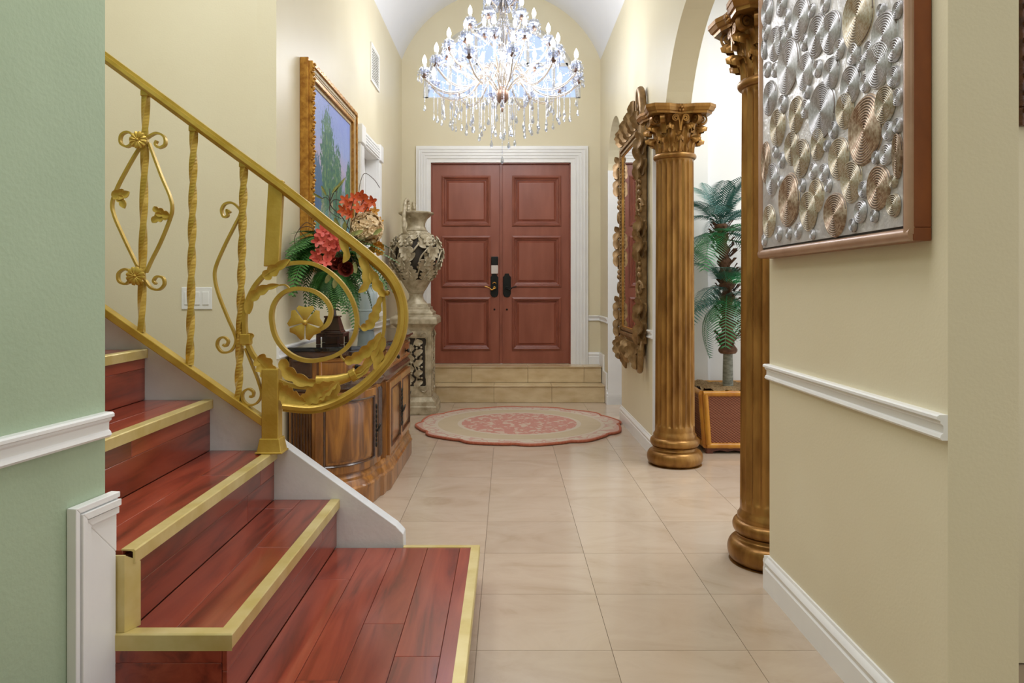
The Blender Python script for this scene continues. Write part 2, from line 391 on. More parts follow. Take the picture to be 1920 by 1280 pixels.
t = new_mat('oil_canvas')                            # loose landscape: sky, tall trees, blue-green undergrowth (object axes: y along wall, z up)
vv = t.coords((1, 1, 1)); sx = t.add('SeparateXYZ'); t.link(vv, sx.inputs[0]); Y, Z = sx.outputs[1], sx.outputs[2]
st = t.coords((6, 6, 3)); n1 = t.noise(st, 2.2, 4, 1.0); n2 = t.noise(t.coords((9, 9, 6)), 3.5, 5, 0.8, 0.65)
zz = t.math('ADD', Z, t.math('MULTIPLY', t.math('SUBTRACT', n1, 0.5), 0.35))
base = t.ramp(zz, [(0.0, srgb(120, 150, 190)), (0.22, srgb(96, 150, 170)), (0.36, srgb(198, 176, 140)), (0.46, srgb(110, 140, 170)), (0.58, srgb(186, 176, 206)), (0.75, srgb(150, 170, 224)), (1.0, srgb(132, 150, 222))])
grn = t.ramp(n2, [(0.3, srgb(38, 82, 96)), (0.5, srgb(58, 118, 92)), (0.7, srgb(140, 168, 108))])
base = t.mix(t.math('MULTIPLY', t.math('LESS_THAN', zz, 0.5), t.math('GREATER_THAN', n2, 0.5)), base, grn)
def tree(y0, z0, ry, rz):
    a = t.math('DIVIDE', t.math('SUBTRACT', Y, y0), ry); b = t.math('DIVIDE', t.math('SUBTRACT', Z, z0), rz)
    d = t.math('ADD', t.math('MULTIPLY', a, a), t.math('MULTIPLY', b, b))
    d = t.math('ADD', d, t.math('MULTIPLY', t.math('SUBTRACT', n2, 0.5), 3.2))
    return t.math('LESS_THAN', d, 0.8)
c = t.mix(tree(-0.14, 0.62, 0.20, 0.34), base, grn); c = t.mix(tree(0.12, 0.50, 0.15, 0.28), c, grn); c = t.mix(tree(-0.42, 0.42, 0.16, 0.2), c, srgb(72, 110, 150)); c = t.mix(tree(0.50, 0.5, 0.12, 0.22), c, grn)
def trunk(y0, z0):
    e = t.math('ABSOLUTE', t.math('SUBTRACT', t.math('SUBTRACT', Y, y0), t.math('MULTIPLY', t.math('SUBTRACT', n1, 0.5), 0.06)))
    return t.math('MULTIPLY', t.math('LESS_THAN', e, 0.012), t.math('LESS_THAN', t.math('ABSOLUTE', t.math('SUBTRACT', Z, z0)), 0.14))
c = t.mix(trunk(-0.08, 0.3), c, srgb(40, 34, 44)); c = t.mix(trunk(0.1, 0.32), c, srgb(48, 36, 44))
t.link(c, t.b.inputs['Base Color']); t.b.inputs['Roughness'].default_value = 0.5; t.bump(n2, 0.3, 0.01)

# ------------------------------------------------------------------ setting: floor, walls, vault
XR = 1.064; XR2 = 1.235; XL = -1.204; YB = 8.40; ZS = 3.83; XC = (XR + XL) / 2
YST = 3.84                                            # wall behind the stair
fl = MB().box(-3.2, 3.6, -1.0, 8.6, -0.10, -0.006).build('floor', 'grout'); struct(fl, 'polished beige travertine tile floor of the hall', 'floor')
TS = 0.4572
tile = MB().box(-TS / 2 + .001, TS / 2 - .001, -TS / 2 + .001, TS / 2 - .001, -0.006, 0)
tile_me = tile.mesh('tile', 'travertine')
for i in range(-3, 6):
    for j in range(-4, 13):
        x = -0.1035 + TS * (i + .5); y = 2.483 + TS * (j + .5)
        if x < -0.35 and y < 2.9: continue            # under the staircase
        if y > 8.05 or x < -1.4 and y > 3.9: continue
        if x > 1.2 and (y < 2.6 or (y > 6.3 and y < 6.6)): continue
        inst('tile', tile_me, fl, T(x, y, 0) @ RZ(random.choice((0, PI))))

def arc(cy, cz, R, a0, a1, n): return [(cy + R * math.cos(a0 + (a1 - a0) * i / n), cz + R * math.sin(a0 + (a1 - a0) * i / n)) for i in range(n + 1)]
IMP = 2.462
a_end = math.asin((IMP - 2.01) / 0.97)
big_arch = arc(4.08, 2.01, 0.97, PI - a_end, a_end, 28)
far_arch = arc(7.30, IMP, 0.46, PI, 0, 20)
out = [(1.777, 0), (2.985, 0), (2.985, IMP)] + big_arch + [(5.37, IMP), (5.37, 0), (6.84, 0)] + far_arch + [(7.76, 0), (YB, 0), (YB, ZS), (1.777, ZS)]
m = MB().plate(out, [], lambda u, v, s: Vector((XR if s == 0 else XR2, u, v)))
struct(m.build('wall_right', 'wall_paint'), 'cream right wall with a wide arch on gold columns and a narrow arch by the door', 'wall')

ztop = 5.2
niche = [(6.08, 1.0), (6.78, 1.0), (6.78, 2.41), (6.08, 2.41)]
m = MB().plate([(YST, 0), (YB, 0), (YB, ZS), (YST, ZS)], [niche], lambda u, v, s: Vector((XL - 0.10 * s, u, v)))
wl = struct(m.build('wall_left', 'wall_paint'), 'cream left wall of the hall with a white cased niche', 'wall')
m = MB().box(XL - 0.13, XL - 0.10, 6.0, 6.86, 0.95, 2.5)
struct(m.build('trim_1', 'trim_white'), 'white back panel of the cased niche', 'trim')

cx0, cz0, Rw = W(941, 184, YB).x, W(941, 184, YB).z, 148 / F * YB
ZL = 0.36
dx0, dx1, dz1 = W(808, 0, YB).x, W(1070, 0, YB).x, W(0, 305, YB).z
win = [(cx0 + Rw * math.cos(PI * i / 32), cz0 + Rw * math.sin(PI * i / 32)) for i in range(33)]
doorh = [(dx0, ZL), (dx1, ZL), (dx1, dz1), (dx0, dz1)]
rise = 0.787; hw = (XR - XL) / 2; RV = (hw * hw + rise * rise) / (2 * rise); zc = ZS + rise - RV
av = math.asin((ZS - zc) / RV)
vault = [(XC + RV * math.cos(av + (PI - 2 * av) * i / 36), zc + RV * math.sin(av + (PI - 2 * av) * i / 36)) for i in range(37)]
m = MB().plate([(XL, 0), (XR2, 0), (XR2, ZS)] + vault[0:1] + vault[1:], [win, doorh], lambda u, v, s: Vector((u, YB + 0.2 * s, v)))
struct(m.build('wall_back', 'wall_paint'), 'cream entrance wall under the vault with arched window and double door', 'wall')
vo_ = [(XC + (RV + .06) * math.cos(av + (PI - 2 * av) * i / 36), zc + (RV + .06) * math.sin(av + (PI - 2 * av) * i / 36)) for i in range(37)]
m = MB(); n = 37
vs = [(x, y, z) for y in (YST - 0.9, YB + 0.2) for (x, z) in vault + vo_]
fs = []
for i in range(36):
    fs += [(i, i + 1, 2 * n + i + 1, 2 * n + i), (n + i + 1, n + i, 3 * n + i, 3 * n + i + 1), (i + 1, i, n + i, n + i + 1), (2 * n + i, 2 * n + i + 1, 3 * n + i + 1, 3 * n + i)]
fs += [(0, 2 * n, 3 * n, n), (n - 1, 2 * n - 1, 4 * n - 1, 3 * n - 1)]
struct(m.add(vs, fs).build('ceiling', 'ceiling_white', smooth=40), 'white barrel vaulted ceiling above the entrance hall', 'ceiling')
m = MB().box(-3.2, 3.6, -1.0, YST - 0.9, ZS, ZS + .1).box(-3.2, XL, YST - 0.9, YST + .1, ZS, ZS + .1).box(XR2, 3.6, YST - .9, 6.4, ZS, ZS + .1).box(XR2, 2.4, 6.4, 8.6, ZS, ZS + .1)
struct(m.build('ceiling_flat', 'ceiling_white'), 'flat white ceiling around the vault', 'ceiling')
m = MB().box(-3.2, XL - .10, YST, YST + .1, 0, ZS); struct(m.build('wall_stair', 'wall_paint'), 'cream wall behind the staircase with the light switch', 'wall')
m = MB().box(-3.3, -3.2, -1.0, YST + .1, 0, ZS); struct(m.build('wall_far_left', 'wall_paint'), 'cream end wall at the top of the stair', 'wall')
# green wall at the near left
GC = Vector((-1.0, 1.83, 0)); GU = Vector((0.142, 0.990, 0)).normalized(); GN = Vector((GU.y, -GU.x, 0))
g0 = GC - GU * 2.86
m = MB().plate([(GC.x, GC.y), (-3.2, GC.y), (-3.2, g0.y), (g0.x, g0.y)], [], lambda u, v, s: Vector((u, v, ZS * s)))
struct(m.build('wall_green', 'wall_green'), 'pale green wall at the near end of the staircase', 'wall')
# side room
xj = 1.65
m = MB().box(XR2, xj, 6.05, 6.4, 0, ZS); struct(m.build('wall_side_room_pier', 'wall_white'), 'white wall pier beside the palm', 'wall')
m = MB().box(xj, 3.6, 6.15, 6.4, 0, ZS); struct(m.build('wall_side_room', 'wall_white'), 'white wall of the side room behind the palm', 'wall')
m = MB().box(XR2, 3.6, 2.40, 2.50, 0, ZS); struct(m.build('wall_side_front', 'wall_paint'), 'cream wall past the end of the right partition', 'wall')
m = MB().box(2.3, 2.4, 6.4, 8.6, 0, ZS).box(XR2, 2.3, YB, YB + .2, 0, ZS); struct(m.build('wall_arch_hall', 'wall_white'), 'white walls of the passage through the narrow arch', 'wall')
m = MB().box(-3.3, 3.6, -1.10, -1.0, 0, ZS); struct(m.build('wall_rear_block', 'wall_paint'), 'cream wall added behind the viewer to block outside light', 'wall')  # unseen rear wall, added to keep world light out

# mouldings
BB = [(0, 0), (.020, 0), (.020, .086), (.015, .092), (.015, .104), (.021, .110), (.017, .120), (.009, .128), (.007, .137), (0, .137)]
CR_ = [(0, 0), (.014, 0), (.019, .006), (.016, .014), (.011, .018), (.011, .036), (.018, .042), (.018, .047), (.026, .051), (.026, .058), (.021, .062), (0, .062)]
def base(name, p0, p1, nrm, label=None, prof=BB, z=0):
    o = MB().line(prof, Vector(p0) + Vector((0, 0, z)), Vector(p1) + Vector((0, 0, z)), nrm).build(name, 'trim_white', smooth=30)
    return struct(o, label or 'white moulded baseboard', 'trim' if prof is CR_ else 'baseboard')
base('baseboard_right', (XR, 1.777, 0), (XR, 2.985, 0), (-1, 0, 0), 'white baseboard below the spiral relief art')
base('baseboard_right_end', (XR - .02, 2.985, 0), (XR2, 2.985, 0), (0, 1, 0), 'white baseboard round the wall end at the near column')
base('baseboard_mirror', (XR, 5.37, 0), (XR, 6.84, 0), (-1, 0, 0), 'white baseboard below the carved mirror')
base('baseboard_arch', (XR - .02, 7.76, 0), (XR2, 7.76, 0), (0, -1, 0), 'white baseboard in the narrow arch')
base('baseboard_left', (XL, YST, 0), (XL, 7.87, 0), (1, 0, 0), 'white baseboard along the left wall')
base('baseboard_stair', (-3.2, YST, 0), (XL + .02, YST, 0), (0, -1, 0), 'white baseboard on the wall behind the stair')
base('baseboard_side', (XR2, 6.05, 0), (xj, 6.05, 0), (0, -1, 0), 'white baseboard behind the far column')
base('baseboard_side_room', (xj, 6.15, 0), (3.6, 6.15, 0), (0, -1, 0), 'white baseboard behind the palm planter')
base('baseboard_back', (W(1103, 0, YB).x, YB, ZL), (XR, YB, ZL), (0, -1, 0), 'white baseboard on the landing right of the door')
base('trim_2', (XR, 1.777, .853), (XR, 2.990, .853), (-1, 0, 0), 'white chair rail on the wall below the spiral art', CR_)
base('trim_3', (XR, 5.37, .853), (XR, 6.84, .853), (-1, 0, 0), 'white chair rail behind the carved mirror', CR_)
base('trim_4', (W(1103, 0, YB).x, YB, .853), (XR, YB, .853), (0, -1, 0), 'white chair rail right of the front door', CR_)
base('trim_5', (XR, 7.76, .853), (XR, YB, .853), (-1, 0, 0), 'white chair rail on the short wall beside the narrow arch', CR_)
base('trim_6', (XL, YST, .853), (XL, YB, .853), (1, 0, 0), 'white chair rail along the left wall above the credenza', CR_)
pG = GC - GU * 2.6
base('trim_7', (pG.x, pG.y, .853), (GC.x, GC.y, .853), GN, 'white chair rail on the pale green wall', CR_)
struct(MB().box(XR - .004, XR2 + .004, 5.352, 5.37, 0, IMP).build('trim_8', 'trim_white'), 'white end board of the mirror wall behind the far column', 'trim')
struct(MB().box(XR - .004, XR2 + .004, 7.74, 7.76, .0, IMP).build('trim_9', 'trim_white'), 'white jamb of the narrow arch', 'trim')
st = [(7.775, 0), (7.775, .15), (7.80, .15), (7.80, .325), (8.04, .325), (8.04, .497), (YB - .001, .497), (YB - .001, 0)]
struct(MB().plate(st, [], lambda u, v, s: Vector((XR - .018 * (1 - s), u, v))).build('trim_10', 'trim_white', bev=.004), 'white stepped skirting beside the entry steps', 'trim')
# L-shaped skirting on the green wall end
m = MB(); sL, sR, zt = -0.132, 0.022, 0.712
def gp(s_, z_, o_): 
    p = GC + GU * s_ + GN * o_; return Vector((p.x, p.y, z_))
for (a, b, th) in ((0, .014, .026), (.014, .018, .020), (.018, .034, .030), (.034, .038, .020), (.038, .054, .024), (.054, .15, .016)):
    for quad in ([(sL + a, 0), (sL + b, 0), (sL + b, zt - b), (sL + a, zt - a)], [(sL + a, zt - a), (sL + b, zt - b), (sR, zt - b), (sR, zt - a)]):
        m.plate(quad, [], lambda u, v, s: gp(u, v, .001 + (th - .001) * s))
struct(m.build('trim_11', 'trim_white', bev=.0025), 'white moulded skirting turned up at the end of the green wall', 'trim')
# ------------------------------------------------------------------ front door
DD = 8.44                                             # door face depth
def door_leaf(name, px0, px1, pxs, label):
    x0, x1 = W(px0, 0, DD).x, W(px1, 0, DD).x; zt = dz1 - .012
    r = thing(name, ((x0 + x1) / 2, DD, ZL), label, 'door', None, 'structure')
    wins = [(W(pxs[0], 0, DD).x, W(pxs[1], 0, DD).x, W(0, b, DD).z, W(0, a, DD).z) for a, b in ((330, 423), (443, 537), (558, 655))]
    holes = [[(a, c), (b, c), (b, d), (a, d)] for a, b, c, d in wins]
    MB().plate([(x0, ZL + .004), (x1, ZL + .004), (x1, zt), (x0, zt)], holes, lambda u, v, s: Vector((u, DD + .05 * s, v))).build('stile_frame', 'door_wood', r)
    for a, b, c, d in wins:
        p = MB().box(a, b, DD + .022, DD + .045, c, d)
        ring = lambda k, y: [(a + k, y, c + k), (b - k, y, c + k), (b - k, y, d - k), (a + k, y, d - k)]
        vs = ring(.055, DD + .022) + ring(.075, DD + .008)
        p.add(vs, [(i, (i + 1) % 4, 4 + (i + 1) % 4, 4 + i) for i in range(4)] + [(4, 5, 6, 7)])
        pan = p.build('panel', 'door_wood', r)
        mo = MB(); prof = [(-.006, -.012), (.012, -.018), (.024, -.012), (.030, .004), (.044, .010), (.050, .022), (-.006, .022)]
        vs = []
        for k, y in prof: vs += ring(k, DD + y)
        q = len(prof); fs = [(4 * i + j, 4 * i + (j + 1) % 4, 4 * ((i + 1) % q) + (j + 1) % 4, 4 * ((i + 1) % q) + j) for i in range(q) for j in range(4)]
        mo.add(vs, fs).build('panel_moulding', 'door_moulding', pan)
    return r
dl = door_leaf('door_1', 809, 938, (829, 919), 'reddish brown panelled front door leaf with gold scroll lever and keypad lock')
dr = door_leaf('door_2', 942, 1069.5, (961, 1051), 'reddish brown panelled front door leaf with dark lever, right of the keypad lock')
xa = W(936.5, 0, DD).x; MB().box(xa, xa + .035, DD - .016, DD, ZL + .004, dz1 - .012).build('astragal', 'door_moulding', dl, bev=.004)
def lock_plate(leaf, px, gold):
    c = W(px, 535, DD); w2, h = .045, .137
    pts = [(-w2, -h * .7), (-w2 * .7, -h * .92), (0, -h), (w2 * .7, -h * .92), (w2, -h * .7), (w2, h * .72), (w2 * .8, h * .76), (w2 * .62, h * .86), (w2 * .5, h), (-w2 * .5, h), (-w2 * .62, h * .86), (-w2 * .8, h * .76), (-w2, h * .72)]
    pl = MB().plate(pts, [], lambda u, v, s: Vector((c.x + u, DD - .014 + .014 * s, c.z + v))).build('lock_plate', 'iron_black', leaf, bev=.004)
    s = -1 if gold else 1
    z0 = c.z - .03
    path = cr([(c.x + s * .0, DD - .02, z0), (c.x, DD - .05, z0), (c.x + s * .03, DD - .055, z0 - .02), (c.x + s * .06, DD - .055, z0 + .005), (c.x + s * .11, DD - .055, z0 + .018)], 6)
    lv = MB().sweep(path, circ(.008, 8), scale=lambda t: 1.2 - .5 * t)
    lv.sweep(cr([(c.x + s * .012, DD - .052, z0 - .012), (c.x - s * .014, DD - .052, z0), (c.x, DD - .052, z0 + .016), (c.x + s * .012, DD - .052, z0 + .004)], 5), circ(.006, 8))
    lv.build('lever', 'lever_gold' if gold else 'iron_black', pl, smooth=60)
    if gold: MB().sweep(cr([(c.x - .018, DD - .02, c.z + .02), (c.x - .01, DD - .024, c.z + .034), (c.x + .01, DD - .024, c.z + .034), (c.x + .018, DD - .02, c.z + .02)], 4), circ(.006, 8)).build('thumb_turn', 'lever_gold', pl, smooth=60)
lock_plate(dl, 927, True); lock_plate(dr, 950.5, False)
a, b = W(921, 481, DD), W(934, 497, DD)
lk = MB().box(a.x, b.x, DD - .035, DD, b.z, a.z).build('keypad_lock', 'iron_black', dl, bev=.006)
c = W(0, 513, DD).z
MB().box(a.x, b.x, DD - .028, DD, c, b.z - .001).build('keypad_housing', 'lock_silver', lk, bev=.004)
for lf, px in ((dl, 927), (dr, 950.5)):
    c = W(px, 580, DD); MB().lathe([(0.0, .012), (.008, .008), (.011, 0)], 12).xf(T(c.x, DD, c.z) @ RX(PI / 2)).build('bolt_stud', 'iron_black', lf, smooth=50)
MB().box(dx0, dx1, DD + .05, YB + .2, ZL - .02, ZL + .004).build('threshold', 'iron_black', dl)
# casing
cs = thing('trim_12', (0, YB, ZL), 'white fluted casing round the double front door', 'trim', None, 'structure')
ox0, ox1, oz = W(780, 0, YB - .04).x, W(1103, 0, YB - .04).x, W(0, 273, YB - .04).z
wd = dx0 - ox0; wt = oz - dz1; wr = ox1 - dx1
bands = [(0, .16, .030), (.16, .22, .046), (.22, .34, .036), (.34, .40, .044), (.40, .52, .032), (.52, .58, .040), (.58, .70, .028), (.70, .76, .036), (.76, 1.0, .024)]
for nm in ('casing_jamb', 'casing_jamb', 'casing_head'):
    m = MB(); side = {0: 'L', 1: 'R', 2: 'T'}[['casing_jamb', 'x', 'casing_head'].index(nm) if nm == 'casing_head' else (0 if not [c for c in cs.children] else 1)]
    for a, b, th in bands:
        xa_, xb_ = ox0 + a * wd, ox0 + b * wd; xc_, xd_ = ox1 - a * wr, ox1 - b * wr; za_, zb_ = oz - a * wt, oz - b * wt
        q = {'L': [(xa_, ZL), (xb_, ZL), (xb_, zb_), (xa_, za_)], 'R': [(xd_, ZL), (xc_, ZL), (xc_, za_), (xd_, zb_)], 'T': [(xa_, za_), (xb_, zb_), (xd_, zb_), (xc_, za_)]}[side]
        m.plate(q, [], lambda u, v, s: Vector((u, YB - th + th * s, v)))
    m.build(nm, 'trim_white', cs)
m = MB().box(dx0 - .001, dx0 + .012, YB, DD, ZL, dz1).box(dx1 - .012, dx1 + .001, YB, DD, ZL, dz1).box(dx0, dx1, YB, DD, dz1 - .012, dz1)
m.build('door_stop', 'door_moulding', cs)

# ------------------------------------------------------------------ arched window
wn = thing('window_1', (cx0, YB, cz0), 'arched fanlight window above the front door with pale blue panes', 'window', None, 'structure')
YW = YB + .12
ringp = lambda R, y: [(cx0 + R * math.cos(PI * i / 32), y, cz0 + R * math.sin(PI * i / 32)) for i in range(33)]
m = MB(); vs = ringp(Rw, YW) + ringp(Rw - .045, YW) + ringp(Rw, YW + .05) + ringp(Rw - .045, YW + .05)
m.add(vs, [f for i in range(32) for f in ((i, i + 1, 34 + i, 33 + i), (66 + i, 99 + i, 100 + i, 67 + i), (33 + i, 34 + i, 100 + i, 99 + i), (i, 66 + i, 67 + i, i + 1))])
m.box(cx0 - Rw, cx0 + Rw, YW, YW + .05, cz0, cz0 + .045); m.build('window_frame', 'trim_white', wn)
zb = W(0, 115, YB).z
bw = math.sqrt((Rw - .03) ** 2 - (zb - cz0) ** 2)
MB().box(cx0 - bw, cx0 + bw, YW, YW + .04, zb - .02, zb + .02).build('mullion', 'trim_white', wn)
xs = [-.60, -.30, 0, .30, .60]
for x in xs: MB().box(cx0 + x - .018, cx0 + x + .018, YW, YW + .04, cz0 + .04, zb - .015).build('mullion', 'trim_white', wn)
for sx_ in (-.30, .30):
    h = math.sqrt((Rw - .03) ** 2 - sx_ ** 2); MB().box(cx0 + sx_ - .018, cx0 + sx_ + .018, YW, YW + .04, zb, cz0 + h).build('mullion', 'trim_white', wn)
ex = [-Rw + .02] + xs + [Rw - .02]
for a, b in zip(ex, ex[1:]):
    pts = [(cx0 + a, cz0 + .01), (cx0 + b, cz0 + .01)]
    k = 6
    for i in range(k + 1):
        x = b + (a - b) * i / k; pts.append((cx0 + x, min(zb, cz0 + math.sqrt(max((Rw - .02) ** 2 - x * x, .0004)))))
    MB().plate(pts, [], lambda u, v, s: Vector((u, YW + .018 + .005 * s, v))).build('pane', 'window_glass', wn)
ex = [-bw, -.30, .30, bw]
for a, b in zip(ex, ex[1:]):
    pts = [(cx0 + a, zb), (cx0 + b, zb)]; k = 10
    for i in range(k + 1):
        x = b + (a - b) * i / k; pts.append((cx0 + x, max(zb + .004, cz0 + math.sqrt(max((Rw - .02) ** 2 - x * x, .0004)))))
    MB().plate(pts, [], lambda u, v, s: Vector((u, YW + .018 + .005 * s, v))).build('pane', 'window_glass', wn)

# ------------------------------------------------------------------ niche casing and wall vent
nc = thing('trim_13', (XL, 6.43, 1.0), 'white pilaster casing round the wall niche', 'trim', None, 'structure')
for y0, y1 in ((5.94, 6.08), (6.78, 6.92)):
    m = MB().box(XL, XL + .022, y0, y1, 1.0, 2.41)
    for k in range(3): m.box(XL + .022, XL + .028, y0 + .02 + k * .04, y0 + .04 + k * .04, 1.02, 2.38)
    m.build('casing_jamb', 'trim_white', nc)
m = MB().box(XL, XL + .022, 5.94, 6.92, 2.41, 2.53)
for k in range(4): m.box(XL + .022, XL + .030, 6.07, 6.79, 2.425 + k * .025, 2.440 + k * .025)
m.build('casing_head', 'trim_white', nc)
for y0 in (5.92, 6.78): MB().box(XL, XL + .04, y0, y0 + .16, 2.40, 2.55).build('corner_block', 'trim_white', nc, bev=.006)
MB().box(XL - .09, XL + .05, 5.90, 6.96, .965, 1.004).build('niche_sill', 'trim_white', nc, bev=.006)
m = MB().box(XL - .098, XL, 6.775, 6.781, 1.0, 2.41).box(XL - .098, XL, 6.079, 6.085, 1.0, 2.41).box(XL - .098, XL, 6.08, 6.78, 2.405, 2.411)
m.build('niche_lining', 'trim_white', nc)
av_ = thing('air_vent', (XL, 6.67, 3.05), 'white louvred air vent high on the left wall', 'vent')
m = MB()
for (y0, y1, z0, z1) in ((6.465, 6.87, 3.05, 3.075), (6.465, 6.87, 3.365, 3.39), (6.465, 6.49, 3.075, 3.365), (6.845, 6.87, 3.075, 3.365)): m.box(XL + .001, XL + .014, y0, y1, z0, z1)
m.box(XL + .0005, XL + .002, 6.48, 6.855, 3.065, 3.375)
m.build('vent_frame', 'vent_white', av_, bev=.003)
for k in range(12):
    z = 3.085 + k * .024
    MB().add([(XL + .002, 6.49, z + .012), (XL + .012, 6.49, z), (XL + .012, 6.845, z), (XL + .002, 6.845, z + .012), (XL + .002, 6.49, z + .018), (XL + .013, 6.49, z + .004), (XL + .013, 6.845, z + .004), (XL + .002, 6.845, z + .018)],
             [(0, 3, 2, 1), (4, 5, 6, 7), (0, 1, 5, 4), (1, 2, 6, 5), (2, 3, 7, 6), (3, 0, 4, 7)]).build('slat', 'vent_white', av_)

# ------------------------------------------------------------------ entry steps
es = thing('entry_steps', (0, 8.1, 0), 'two travertine tiled steps up to the front door', 'steps', None, 'structure')
MB().box(XL + .002, 1.040, 7.885, YB + .18, .001, .172).box(XL + .002, 1.036, 8.135, YB + .18, .172, ZL - .012).build('step_core', 'grout', es)
def tiles_row(x0, x1, w_, off, f):
    x = x0 - off
    while x < x1 - .01:
        a, b = max(x, x0), min(x + w_, x1)
        if b - a > .02: f(a + .001, b - .001)
        x += w_
nos = lambda y0, y1, z0, z1: (lambda a, b: MB().box(a, b, y0, y1, z0, z1).build('tile', 'step_travertine', es, bev=.004))
tiles_row(XL + .022, 1.044, .62, .2, nos(7.872, 7.886, .001, .170))
tiles_row(XL + .022, 1.046, .62, .2, nos(7.862, 8.122, .171, .182))
tiles_row(XL + .022, 1.040, .62, .45, nos(8.122, 8.136, .183, .347))
tiles_row(XL + .022, 1.044, .62, .45, nos(8.112, YB + .0, .348, .360))

# ------------------------------------------------------------------ staircase
YF = 3.03                                             # far side of the stair
SX = [-.112, -.689, -.946, -1.210, -1.478, -1.745, -2.012, -2.28]
SZ = [.162, .353, .555, .763, .970, 1.175, 1.38, 1.585]
YN = [0.9, 1.843, 1.872, 1.86, 1.86, 1.86, 1.86, 1.86]
sc = thing('staircase', (-.9, 2.4, 0), 'cherry red plank staircase with brass nosings climbing to the left', 'staircase')
PT = .014; NW = .036; NH = .034
def plank(par, x0, x1, y0, y1, z0, z1): 
    MB().box(x0 + .0006, x1 - .0006, y0 + .0006, y1 - .0006, z0 + .0003, z1 - .0003).build('plank', 'cherry_plank', par, bev=.0012, bseg=1)
def cut_run(a, b, cuts):
    e = [a] + sorted(c for c in cuts if a < c < b) + [b]; return list(zip(e, e[1:]))
tread_cuts = {0: [-.572, -.454, -.325, -.193], 1: [-.846], 2: [-1.092], 3: [-1.345], 4: [-1.61], 5: [-1.88], 6: [-2.15]}
joints = {(0, 0): [2.68], (0, 1): [1.99], (0, 2): [2.326], (0, 3): [2.119], (1, 1): [2.47], (1, 0): [2.9], (2, 1): [2.62], (3, 0): [2.3]}
riser_cut = {0: None, 1: .262, 2: .455, 3: .67, 4: .893, 5: 1.09, 6: 1.30}
rjoint = {(1, 1): [2.80], (2, 0): [2.72], (3, 1): [2.396], (2, 1): [2.86]}
for i in range(7):
    xf_, xb_ = SX[i], SX[i + 1]; zt = SZ[i]; zb_ = SZ[i - 1] if i else 0; yn = YN[i]
    xleft = xb_ - .03
    if i == 0: xleft = -.93
    core = MB().box(xleft, xf_ - .012 - PT, yn + PT + .002, YF - .002, max(zb_ - .02, .001) if i else .001, zt - PT - .001)
    stp = core.build('step', 'planter_wood', sc)
    yN2 = yn + NW - .006 if i < 2 else yn              # planks stop at the nosing on the near side
    xs_ = [xb_ - (.012 + PT if i else .012 + PT) + PT] + tread_cuts.get(i, []) + [xf_ - NW + .004]
    xs_[0] = xb_ - .012 + .000
    for k, (a, b) in enumerate(zip(xs_, xs_[1:])):
        for (c, d) in cut_run(yN2, YF - (.022 if i == 0 else .001), joints.get((i, k), [])): plank(stp, a, b, c, d, zt - PT, zt)
    # riser planks (face towards +x)
    zr = [zb_ if i == 0 else zb_ + .0005, zt - NH + .004]
    if riser_cut[i]: zr.insert(1, riser_cut[i])
    for k, (c, d) in enumerate(zip(zr, zr[1:])):
        for (e, f_) in cut_run(yn + (.0 if i < 2 else .03), YF - .001, rjoint.get((i, k), [])): plank(stp, xf_ - .012 - PT, xf_ - .012, e, f_, c, d)
    # near end riser
    if i < 2:
        xl2 = -1.005 if i == 1 else -1.0
        zr2 = [zb_ + .0005, zt - NH + .004] if i == 0 else [zb_ + .0005, riser_cut[1] + .02, zt - NH + .004]
        for c, d in zip(zr2, zr2[1:]): plank(stp, xl2, xf_ - .012 - PT, yn + .0005, yn + PT, c, d)
    # brass nosing: angle strip
    prof_in = lambda y: [(xf_ - NW, y, zt - .001), (xf_ - NW, y, zt + .0025), (xf_ - .003, y, zt + .0025), (xf_, y, zt - .001), (xf_, y, zt - NH), (xf_ - .006, y, zt - NH), (xf_ - .006, y, zt - .004), (xf_ - .01, y, zt - .002)]
    m = MB(); yA = yn; q = 8
    A = prof_in(yA); B = prof_in(YF - .001 if i else YF - .022)
    if i < 2:                                         # mitre at the near corner
        A = [(x, yn + (xf_ - x) if i == 1 else yn, z) for x, _, z in A]
    m.add(A + B, [(k, (k + 1) % q, q + (k + 1) % q, q + k) for k in range(q)] + [tuple(range(q)), tuple(reversed(range(q, 2 * q)))])
    m.build('nosing', 'brass_strip', stp)
    if i == 1:
        pr = lambda x: [(x, yn + NW, zt - .001), (x, yn + NW, zt + .0025), (x, yn + .003, zt + .0025), (x, yn, zt - .001), (x, yn, zt - NH - .006), (x, yn + .006, zt - NH - .006), (x, yn + .006, zt - .004), (x, yn + .01, zt - .002)]
        A = pr(-1.008); B = [(xf_ - (y - yn), y, z) for _, y, z in pr(0)]
        MB().add(A + B, [(k, (k + 1) % q, q + (k + 1) % q, q + k) for k in range(q)] + [tuple(range(q)), tuple(reversed(range(q, 2 * q)))]).build('nosing', 'brass_strip', stp)
    if i == 2:
        MB().box(-1.012, -.962, yn - .022, yn - .016, SZ[1] + .003, zt - .006).add(
            [(-.962, yn - .022, SZ[1] + .003), (-.942, yn + .02, SZ[1] + .003), (-.942, yn + .02, zt - NH), (-.962, yn - .022, zt - .006), (-.968, yn - .016, SZ[1] + .003), (-.952, yn + .02, SZ[1] + .003), (-.952, yn + .02, zt - NH), (-.968, yn - .016, zt - .006)],
            [(0, 1, 2, 3), (7, 6, 5, 4), (0, 4, 5, 1), (1, 5, 6, 2), (2, 6, 7, 3), (3, 7, 4, 0)]).build('corner_strip', 'brass_strip', stp)
